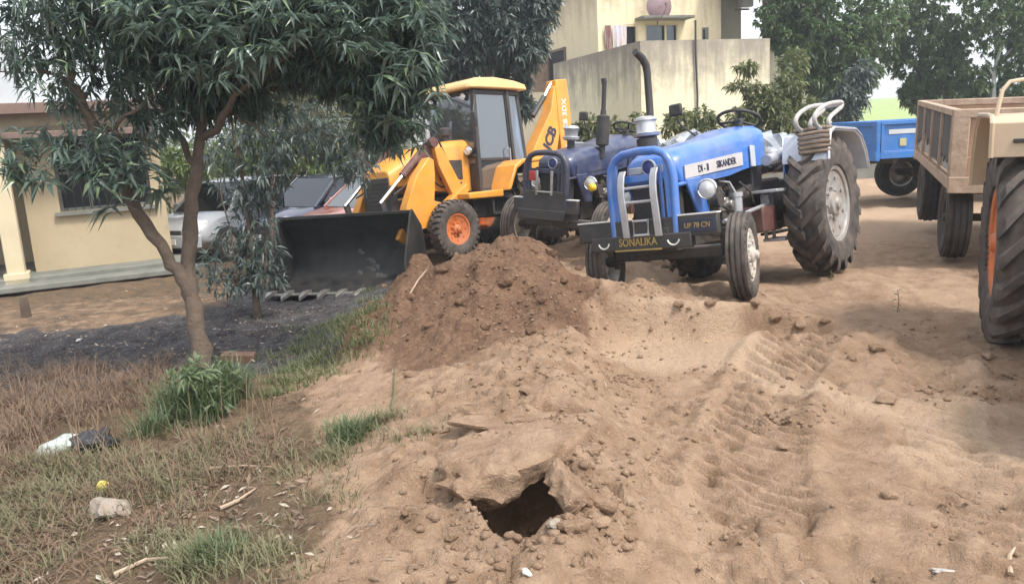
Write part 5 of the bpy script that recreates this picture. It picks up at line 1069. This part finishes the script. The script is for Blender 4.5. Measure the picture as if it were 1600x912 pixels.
for k in range(6):      # sprigs that can be told apart: long leaves drooping from one point
    r2 = np.random.default_rng(90 + k); n = 13; a = r2.random(n) * 6.28; D = np.stack([np.cos(a), np.sin(a), .5 * r2.random(n) - .1], 1)
    Ls = .11 + .08 * r2.random(n); V, F = leaf_arrays(np.zeros((n, 3)) + r2.normal(size=(n, 3)) * .012, D, Ls, (.026 + .008 * r2.random(n)), .3 + .6 * r2.random(n), r2); CLM.append(raw('leaf_sprig', V, F, M['leaf_main'], smooth=False))
r2 = np.random.default_rng(5); invT = MT.matrix_world.inverted()
def sprig(px, py, d, sc=1.):
    o = link('leaf_sprig', CLM[int(r2.integers(6))], MT, T(*(invT @ at(px, py, d))) @ Matrix.Rotation(r2.random() * 6.28, 4, 'Z') @ Matrix.Rotation(.4 * r2.normal(), 4, 'X') @ Matrix.Scale(sc * (.8 + .4 * r2.random()), 4))
for px, py, d in [(168, 262, 6.2), (150, 255, 6.2), (190, 258, 6.25), (215, 262, 6.3), (135, 268, 6.2), (240, 272, 6.35), (180, 280, 6.2), (120, 258, 6.15), (205, 285, 6.3), (160, 290, 6.2), (225, 290, 6.35), (172, 322, 6.25), (255, 290, 6.4), (145, 280, 6.1), (250, 300, 6.4), (65, 282, 5.9), (20, 275, 5.9), (30, 262, 5.9), (0, 270, 5.9)]: sprig(px, py, d, 1.25)
for _ in range(110):    # the near face of the crown
    px = 170 + 520 * r2.random(); lim = 50 + 120 * math.exp(-((px - 610) / 70) ** 2) + 90 * math.exp(-((px - 330) / 110) ** 2); py = -10 + lim * r2.random(); sprig(px, py, 5.75 + .3 * r2.random(), .95)
for _ in range(40): sprig(545 + 140 * r2.random(), 90 + 110 * r2.random(), 6.2 + .3 * r2.random(), .9)
for _ in range(16): sprig(590 + 75 * r2.random(), 195 + 55 * r2.random() * r2.random(), 6.5, .7)

# trees and bushes beyond
def tree(name, label, pos, trunk, blobs, per, L, Wd, m, seed, group=None, bark='barkgrey', r=.16, droop=(.1, .7), shell=.4, cat='tree'):
    rs = np.random.default_rng(seed); b = Vector(pos); b.z = gsoft(b.x, b.y) - .1
    t = thing(name, label, cat, T(*b), group)
    for i, pts in enumerate(trunk):
        pts = [Vector(p) for p in pts]
        limb('trunk' if i == 0 else 'branch', t, ([b] + pts) if i == 0 else pts, r if i == 0 else r * .5, r * .5 if i == 0 else r * .12, bark, rs, r * .12, 9, 4, 1.4 if i == 0 else 1)
    crown('crown', t, blobs, per, L, Wd, m, seed, droop, shell); return t
# dense dark trees behind the excavator
p = E3(760, 300, 18.5)
tree('dense_tree', 'dense dark tree rising directly behind the excavator cab', p, [[E3(760, 180, 18.5), E3(765, 60, 18.5)], [E3(762, 120, 18.5), E3(700, 40, 18.2)], [E3(762, 100, 18.5), E3(830, 20, 18.2)]],
     [bl(770, 20, 18.5, 1.25, 420), bl(700, 30, 18.3, 1.0, 300), bl(815, 70, 18.0, .62, 200), bl(650, 60, 18.3, .9, 240), bl(740, 95, 18.6, .75, 220), bl(835, 15, 18.0, .55, 160), bl(760, -80, 18.5, 1.6, 300), bl(690, 120, 18.8, .6, 130), bl(640, 130, 18.8, .6, 110), bl(805, 130, 18.6, .35, 60), bl(815, 165, 18.6, .3, 40)], 18, .17, .06, 'leaf_dark', 31, 'dark trees behind the vehicles')
p = E3(590, 330, 15.5)
tree('dense_tree', 'dark tree between the leaning tree and the excavator bonnet', p, [[E3(565, 230, 14.5), E3(575, 80, 14.5)], [E3(570, 150, 14.5), E3(500, 60, 14.3)], [E3(570, 120, 14.5), E3(640, 30, 14.3)]],
     [bl(560, 60, 14.5, 1.2, 360), bl(480, 50, 14.3, 1.1, 300), bl(420, 90, 14.3, .9, 230), bl(350, 70, 14.3, 1.0, 250), bl(280, 50, 14.3, .9, 190), bl(610, 150, 14.6, .5, 110), bl(590, 200, 14.6, .4, 70), bl(480, -40, 14.3, 1.5, 280), bl(480, 150, 14.5, .45, 70), bl(225, 60, 14.3, .6, 90)], 16, .16, .055, 'leaf_dark', 32, 'dark trees behind the vehicles')
# bright and brownish shrubs behind the cars
p = E3(480, 330, 19.5)
tree('bright_shrub', 'sunlit yellow green shrub behind the parked cars', p, [[E3(480, 250, 19.5), E3(470, 180, 19.5)], [E3(480, 250, 19.5), E3(540, 200, 19.5)]], [bl(460, 150, 19.5, .55, 130), bl(500, 190, 19.6, .7, 170), bl(545, 215, 19.6, .7, 160), bl(445, 210, 19.6, .6, 130), bl(500, 260, 19.6, .8, 190), bl(580, 250, 19.8, .6, 120), bl(400, 250, 20, .8, 150), bl(340, 270, 20, .7, 120), bl(290, 255, 20, .5, 80), bl(560, 160, 19.8, .4, 60)], 9, .19, .06, 'leaf_bright', 33, None, 'bark', .08, cat='shrub')
p = E3(395, 440, 9.4)
tree('tangled_shrub', 'tangled dark shrub with bare stems left of the black bucket', p, [[E3(392, 380, 9.4), E3(385, 320, 9.4), E3(372, 240, 9.4), E3(360, 180, 9.4)], [E3(412, 446, 9.35), E3(415, 390, 9.4), E3(420, 330, 9.4), E3(440, 250, 9.4), E3(470, 200, 9.4)], [E3(372, 448, 9.3), E3(366, 400, 9.3), E3(360, 360, 9.3), E3(345, 300, 9.3), E3(330, 240, 9.3)], [E3(350, 446, 9.5), E3(380, 400, 9.5), E3(405, 340, 9.5), E3(400, 260, 9.5), E3(410, 200, 9.5)], [E3(410, 330, 9.4), E3(450, 290, 9.3), E3(500, 220, 9.2)]],
     [bl(385, 415, 9.4, .26, 50), bl(345, 405, 9.4, .28, 36), bl(405, 380, 9.5, .26, 36), bl(415, 432, 9.4, .24, 44, .14), bl(360, 440, 9.3, .3, 36, .12), bl(370, 350, 9.4, .28, 34), bl(400, 330, 9.4, .3, 30), bl(365, 290, 9.4, .25, 36), bl(420, 270, 9.4, .32, 70), bl(350, 230, 9.4, .30, 60), bl(450, 215, 9.4, .4, 100), bl(400, 200, 9.4, .35, 90), bl(500, 200, 9.3, .35, 80), bl(540, 240, 9.3, .28, 60), bl(560, 260, 9.3, .2, 34), bl(405, 300, 9.4, .18, 30)], 6, .12, .026, 'leaf_dark', 34, None, 'bark', .035, (.1, .6), cat='shrub')
p = E3(415, 330, 12.4)
tree('half_dry_bush', 'brownish half dry bush above the red car', p, [[E3(425, 260, 12.4), E3(440, 200, 12.4)]], [bl(450, 185, 12.4, .4, 90), bl(500, 185, 12.3, .36, 70), bl(540, 205, 12.3, .30, 50), bl(415, 165, 12.4, .34, 70)], 8, .14, .035, 'leaf_brown', 35, None, 'bark', .04, cat='shrub')
# bush and trees at right
p = E3(1185, 250, 17.5)
tree('wall_bush', 'olive green bush growing beside the end of the terrace wall', p, [[E3(1180, 200, 17.5), E3(1190, 150, 17.5)], [E3(1180, 190, 17.5), E3(1150, 120, 17.4)], [E3(1180, 190, 17.5), E3(1225, 130, 17.6)]], [bl(1190, 160, 17.5, .42, 130), bl(1225, 140, 17.6, .4, 120), bl(1210, 185, 17.5, .5, 160), bl(1160, 188, 17.5, .35, 90), bl(1240, 100, 17.8, .3, 60), bl(1165, 105, 17.4, .3, 22, .12), bl(1160, 135, 17.4, .3, 22, .1), bl(1260, 180, 17.6, .4, 100)], 9, .15, .05, 'leaf_olive', 36, None, 'bark', .06, cat='shrub')
p = E3(940, 250, 17.0)
tree('wall_bush', 'green bush between the two exhaust stacks below the terrace wall', p, [[E3(935, 210, 17), E3(930, 195, 17)]], [bl(925, 200, 17, .3, 70), bl(960, 205, 17, .3, 70), bl(1000, 200, 17.2, .3, 60), bl(1060, 195, 17.2, .34, 90), bl(1100, 190, 17.2, .3, 80), bl(900, 215, 17.2, .3, 60)], 9, .14, .05, 'leaf_olive', 37, None, 'bark', .05, cat='shrub')
GT = 'big trees at the far right'
p = E3(1275, 250, 24)
tree('far_tree', 'leafy tree with drooping bough right of the yellow house', p, [[E3(1280, 160, 24), E3(1285, 90, 24), E3(1270, 20, 24)], [E3(1282, 130, 24), E3(1340, 60, 24)], [E3(1283, 110, 24), E3(1235, 60, 24)]], [bl(1260, 40, 24, 1.2, 270), bl(1225, 20, 24, .9, 180), bl(1310, 70, 24, 1.0, 220), bl(1340, 110, 24, .7, 120), bl(1285, 120, 24, .7, 130), bl(1320, 150, 24.2, .45, 70), bl(1265, -40, 24, 1.6, 240), bl(1245, 85, 23.6, .5, 80), bl(1360, 30, 24, 1.0, 170)], 20, .17, .075, 'leaf_right', 41, GT)
p = E3(1440, 260, 27)
tree('far_tree', 'broad tree over the middle of the brown trailer', p, [[E3(1440, 180, 27), E3(1445, 100, 27), E3(1430, 30, 27)], [E3(1442, 140, 27), E3(1490, 60, 27)], [E3(1442, 120, 27), E3(1395, 60, 27)]], [bl(1420, 30, 27, 1.5, 230), bl(1450, 100, 27, 1.2, 230), bl(1480, 130, 27, 1.0, 180), bl(1435, 145, 27, .6, 90), bl(1490, 50, 27, 1.2, 170), bl(1400, 80, 27, .6, 60), bl(1440, -50, 27, 2, 220)], 20, .17, .075, 'leaf_right', 42, GT)
p = E3(1580, 260, 25)
tree('far_tree', 'tree with pale bare trunk at the right edge behind the trailer', p, [[E3(1552, 180, 25), E3(1553, 120, 25), E3(1562, 70, 25)], [E3(1553, 120, 25), E3(1535, 85, 25)], [E3(1556, 100, 25), E3(1600, 60, 25)]], [bl(1590, 90, 25, .8, 120), bl(1595, 150, 25, .8, 130), bl(1525, 130, 25.4, .7, 110), bl(1560, 20, 25, 1.2, 150), bl(1610, 40, 25, 1.0, 130), bl(1530, 165, 25.5, .6, 100), bl(1580, -50, 25, 1.5, 160)], 20, .17, .075, 'leaf_right', 43, GT, 'palepost', .1)
p = E3(1340, 230, 22)
tree('far_shrub', 'dark young tree above the far blue trailer', p, [[E3(1338, 190, 22), E3(1335, 150, 22)]], [bl(1330, 150, 22, .45, 90), bl(1345, 120, 22, .4, 70), bl(1325, 185, 22, .3, 50), bl(1300, 165, 22.3, .35, 60)], 9, .2, .07, 'leaf_dark', 44, None, 'bark', .06)
# far hedges read as masses
def mass(name, blobs, per, L, Wd, m, seed, label, cat):
    o = crown(name, None, blobs, per, L, Wd, m, seed, (.1, .6), .6); tag(o, label, cat); return o
mass('far_hedge', [((x, 48 + 3 * math.sin(x), 1.6), (2.4, 1.5, 2.2), 60) for x in np.arange(-52, 60, 3.2) if not 16 < x < 25], 10, .5, .22, 'leaf_right', 51, 'far line of bushes closing off the ground behind everything', 'hedge')
mass('far_hedge', [((x, 26 + .25 * x, 1.3), (1.3, .9, 1.5), 80) for x in np.arange(-16, -3, 1.5)], 9, .28, .1, 'leaf_olive', 52, 'hedge behind the parked cars left of the excavator', 'hedge')

# ---------------------------------------------------------------- grasses, weeds, litter
def blades(P, h, wd, lean, rs, seg=3):
    n = len(P); a = rs.random(n) * 6.28; d = np.stack([np.cos(a), np.sin(a), np.zeros(n)], 1); s = np.stack([-np.sin(a), np.cos(a), np.zeros(n)], 1)
    ln = lean * (.3 + rs.random(n)); V = []
    for k in range(seg + 1):
        t = k / seg; c = P + np.array([0, 0, 1.]) * (h * t * (1 - .35 * ln * t))[:, None] + d * (h * ln * t * t)[:, None]
        w_ = (wd * (1 - t ** 1.5) + .0006)[:, None]; V += [c - s * w_, c + s * w_]
    V = np.stack(V, 1); m = 2 * (seg + 1); F = np.array([[2 * k, 2 * k + 1, 2 * k + 3, 2 * k + 2] for k in range(seg)])[None] + (np.arange(n) * m)[:, None, None]
    return V.reshape(-1, 3), F.reshape(-1, 4)
def gnd(X, Y): return np.stack([X, Y, ground(X, Y)[0] - .01], 1)
def tufts(name, label, cat, cen, spread, n, h, m, seed, lean=.6, wd=.004, kind='stuff'):
    rs = np.random.default_rng(seed); cen = np.array(cen); idx = rs.integers(len(cen), size=n)
    q = cen[idx] + rs.normal(size=(n, 2)) * spread; P = gnd(q[:, 0], q[:, 1])
    V, F = blades(P, h * (.45 + .8 * rs.random(n)), wd * (.6 + .8 * rs.random(n)), lean, rs); o = link(name, raw(name, V, F, M[m], smooth=False)); tag(o, label, cat, None, kind); return o
def region(pix, n, seed, jit=.12):
    """clump centres inside a list of photo spots, found on the ground"""
    rs = np.random.default_rng(seed); out = []
    for px, py, rx, ry, k in pix:
        for _ in range(k):
            p = on_ground(px + rx * rs.normal(), min(py + ry * rs.normal(), 930)); out.append((p.x, p.y))
    return out
tufts('dry_weeds', 'reddish brown dry weeds covering the ground at far left', 'dry weeds', region([(60, 640, 60, 24, 46), (170, 625, 60, 18, 40), (240, 600, 30, 14, 16), (20, 700, 30, 20, 16), (120, 590, 60, 10, 18)], 0, 1), .09, 5200, .15, 'grass_dry', 61, 1.1, .003)
tufts('dry_weeds', 'taller pale dry stalks standing among the brown weeds', 'dry weeds', region([(60, 640, 70, 40, 30), (200, 620, 70, 24, 24), (150, 720, 90, 40, 24), (380, 640, 30, 24, 12), (350, 730, 50, 24, 14)], 0, 12), .12, 420, .30, 'grass_dry', 67, .6, .0022)
tufts('dull_grass', 'dull olive grass spreading over the lower left ground', 'grass', region([(60, 760, 50, 30, 40), (120, 740, 50, 24, 24), (280, 740, 60, 26, 34), (330, 700, 40, 16, 18), (20, 850, 30, 40, 22), (200, 760, 40, 16, 16), (90, 830, 50, 20, 10)], 0, 2), .06, 3600, .11, 'grass_olive', 62, 1.1, .003)
tufts('brown_grass', 'brown flattened grass mixed into the lower left ground', 'grass', region([(80, 760, 70, 40, 40), (280, 740, 70, 30, 30), (30, 850, 40, 40, 20), (220, 790, 60, 30, 20), (380, 690, 40, 24, 14)], 0, 13), .08, 3600, .09, 'grass_dry', 68, 1.3, .003)
tufts('dull_grass', 'thin pale grass on the lower slope at the bottom left', 'grass', region([(330, 880, 50, 22, 24), (270, 860, 30, 20, 12), (470, 760, 40, 24, 12), (430, 860, 40, 24, 10), (560, 680, 50, 16, 14)], 0, 3), .05, 2200, .085, 'grass_olive', 63, .9, .0025)
tufts('dark_weeds', 'low dark weeds on the slope left of the red soil heap', 'weeds', region([(540, 520, 30, 22, 26), (500, 550, 30, 16, 16), (470, 580, 26, 12, 10), (570, 490, 14, 20, 10), (420, 600, 30, 16, 12)], 0, 4), .07, 2600, .10, 'leaf_olive', 64, .9, .004)
gwp = on_ground(318, 655)
gw = thing('green_weed', 'bright green leafy weed clump at the foot of the leaning tree', 'weed', T(*gwp))
rs = np.random.default_rng(65)
cw = [(0, 0), (.1, .12), (-.08, .1), (.04, -.12), (-.2, -.02), (-.02, .25), (.12, .3)]
nw = 1100; ci = np.array(cw)[rs.integers(len(cw), size=nw)] + rs.normal(size=(nw, 2)) * .05; PW = gnd(ci[:, 0] + gwp.x, ci[:, 1] + gwp.y) - np.array(gwp)
V, F = blades(PW, .34 * (.4 + .8 * rs.random(nw)), .0055 * (.6 + .8 * rs.random(nw)), .75, rs); tag(link('blades', raw('blades', V, F, M['grass_green'], smooth=False), gw), kind='stuff')
for k in range(9):
    a = rs.random() * 6.28; q = [(0, 0, 0), (.04 * math.cos(a), .04 * math.sin(a), .16), (.12 * math.cos(a), .12 * math.sin(a), .34)]; st_ = obj('stem', MB().tube([Vector(v) + Vector((rs.normal() * .06, rs.normal() * .08, 0)) for v in q], [.006, .005, .003], 6), M['grass_green'], gw)
crown('leaf', gw, [((gwp.x + rs.normal() * .08, gwp.y + rs.normal() * .1, gwp.z + .12 + .22 * rs.random()), (.06, .06, .06), 6) for _ in range(16)], 5, .085, .02, 'grass_green', 66, (.1, .6))
GG = 'green grass tufts on the slope'
for k, (px, py, h, sd, n, lb) in enumerate([(545, 690, .17, 71, 330, 'tallest green grass tuft on the bare slope up left of the hole'), (520, 715, .12, 72, 160, 'short grass tuft just below the tallest tuft on the slope'), (590, 665, .11, 73, 160, 'sparse small tuft highest up the tan slope towards the ridge'), (330, 875, .14, 74, 260, 'wide green tuft at the bottom edge left of the ridge'), (300, 890, .12, 75, 200, 'lower green tuft merging with the wide one at the bottom edge'), (240, 680, .2, 76, 240, 'green tuft between the black bag and the leafy weed clump')]):
    p = on_ground(px, py); rs = np.random.default_rng(sd); q = rs.normal(size=(n, 2)) * (.05 + .02 * (k % 2)); V, F = blades(gnd(q[:, 0] + p.x, q[:, 1] + p.y) - np.array(p), h * (.4 + .8 * rs.random(n)), .003 * (.6 + .8 * rs.random(n)), .8, rs)
    o = link('grass_tuft', raw('grass_tuft', V, F, M['grass_green' if k in (0, 3, 5) else 'grass_olive'], smooth=False)); o.location = p; tag(o, lb, 'grass tuft', GG)
for px, py, h, sd, lb in ((1402, 488, .2, 81, 'single thin green seedling standing on the bare ground left of the big orange-rimmed wheel'), (1298, 440, .12, 82, 'little pale sprig lying against the rear wheel of the bright blue tractor')):
    p = on_ground(px, py); rs = np.random.default_rng(sd); t = thing('seedling', lb, 'seedling', T(*p)); obj('stem', MB().tube([(0, 0, 0), (.01, 0, h * .5), (.0, .01, h)], [.005, .004, .002], 6), M['grass_olive'], t)
    V, F = leaf_arrays(np.stack([np.zeros(9), np.zeros(9), h * np.linspace(.1, .95, 9)], 1), np.stack([np.cos(np.arange(9) * 2.4), np.sin(np.arange(9) * 2.4), np.full(9, .4)], 1), np.full(9, h * .35), np.full(9, h * .09), np.full(9, .4), rs); link('leaf', raw('leaf', V, F, M['grass_green'], smooth=False), t)
# dead leaves and paper scraps beyond counting
rs = np.random.default_rng(91); q = np.array(region([(120, 800, 90, 60, 240), (250, 840, 80, 40, 170), (400, 760, 60, 40, 100), (460, 600, 50, 30, 90), (150, 540, 110, 16, 220), (380, 530, 60, 20, 200), (430, 500, 50, 14, 120), (60, 515, 50, 12, 60), (250, 470, 130, 16, 120), (330, 720, 70, 30, 120), (520, 820, 90, 50, 60)], 0, 9)); P = gnd(q[:, 0], q[:, 1]); P[:, 2] += .018
D = rs.normal(size=(len(P), 3)); D[:, 2] *= .25; V, F = leaf_arrays(P, D, .025 + .045 * rs.random(len(P)), .010 + .014 * rs.random(len(P)), .1 * rs.random(len(P)), rs); o = link('leaf_litter', raw('leaf_litter', V, F, M['litter'], smooth=False)); tag(o, 'dead leaves and scraps strewn over the left slope', 'leaf litter', None, 'stuff')
# twigs
for k, pts in enumerate([[(330, 742), (380, 738), (425, 732)], [(345, 800), (372, 790), (400, 770)], [(180, 905), (230, 888), (290, 880)], [(640, 470), (655, 455), (668, 440)], [(612, 650), (616, 620), (617, 580)], [(1578, 905), (1576, 885), (1585, 870)]]):
    Q = [on_ground(*q_) + Vector((0, 0, .02)) for q_ in pts]; o = obj('twig', MB().tube(Q, [.010, .008, .004], 6), M['palewood'] if k != 4 else M['grass_olive']); tag(o, ('long pale twig lying across the brown grass on the left slope', 'short twig beside the dead leaves right of the grey stone', 'pale bent twig at the very bottom left edge', 'thin straw sticking out of the left flank of the soil heap', 'slender green stalk standing on the tan slope below the heap', 'short curved white root at the bottom right corner')[k], 'twig', 'dry twigs on the slope')
rs = np.random.default_rng(95); n = 520; X = -1.2 + 4.8 * rs.random(n); Y = 2.4 + 5.2 * rs.random(n) ** 1.3; P = gnd(X, Y); P[:, 2] += .014; D = rs.normal(size=(n, 3)); D[:, 2] *= .12
V, F = leaf_arrays(P, D, .04 + .09 * rs.random(n) ** 2, .004 + .004 * rs.random(n), .05 * rs.random(n), rs); o = link('straw', raw('straw', V, F, M['litter'], smooth=False)); tag(o, 'bits of straw and dry stem lying on the bare soil', 'straw', None, 'stuff')
# rubbish and stones
for nm, lb, ct, px, py, r, sc, mm, sd in [('plastic_bag', 'crumpled shiny black bag among the dry weeds', 'bag', 150, 698, .13, (1.25, .8, .6), 'blackbag', 3), ('plastic_bag', 'pale bluish bag left of the crumpled black bag', 'bag', 92, 703, .12, (1.2, .7, .45), 'palebag', 4), ('plastic_scrap', 'small yellow plastic scrap among olive grass', 'scrap', 165, 770, .06, (.8, .6, .9), 'yellowbag', 5), ('stone', 'flat grey stone below the yellow plastic scrap', 'stone', 175, 805, .11, (1.2, .8, .55), 'stone', 6), ('stone', 'small light stone by the right lip of the hole', 'stone', 866, 838, .028, (1, .8, .8), 'stone', 7), ('paper_scrap', 'white paper scrap on the dark ash ground left of the tree', 'scrap', 124, 534, .05, (1.1, .6, .35), 'whiteink', 8), ('paper_scrap', 'pale scrap on the dirt at the bottom right', 'scrap', 1476, 892, .045, (1.2, .5, .3), 'scrap_daylight', 9), ('paper_scrap', 'white scrap half buried below the hole at the bottom', 'scrap', 822, 897, .025, (.5, 1.1, .4), 'whiteink', 10)]:
    p = on_ground(px, py); o = link(nm, clod_mesh(nm, r, sd, M[mm], sc, .55, 3)); o.matrix_world = T(p.x, p.y, p.z + r * .25) @ Matrix.Rotation(sd, 4, 'Z'); tag(o, lb, ct)

# ---------------------------------------------------------------- thin air haze
hb = obj('haze', MB().box((5, 100, 9.25), (420, 360, 24.5)), bpy.data.materials.new('air'), smooth=False); tag(hb, kind='stuff')
am = hb.data.materials[0]; am.use_nodes = True; at_ = am.node_tree; at_.nodes.remove(at_.nodes['Principled BSDF'])
vp = at_.nodes.new('ShaderNodeVolumePrincipled'); vp.inputs['Color'].default_value = (.86, .93, 1, 1); vp.inputs['Density'].default_value = .002; vp.inputs['Anisotropy'].default_value = .2
at_.links.new(vp.outputs[0], at_.nodes['Material Output'].inputs['Volume'])
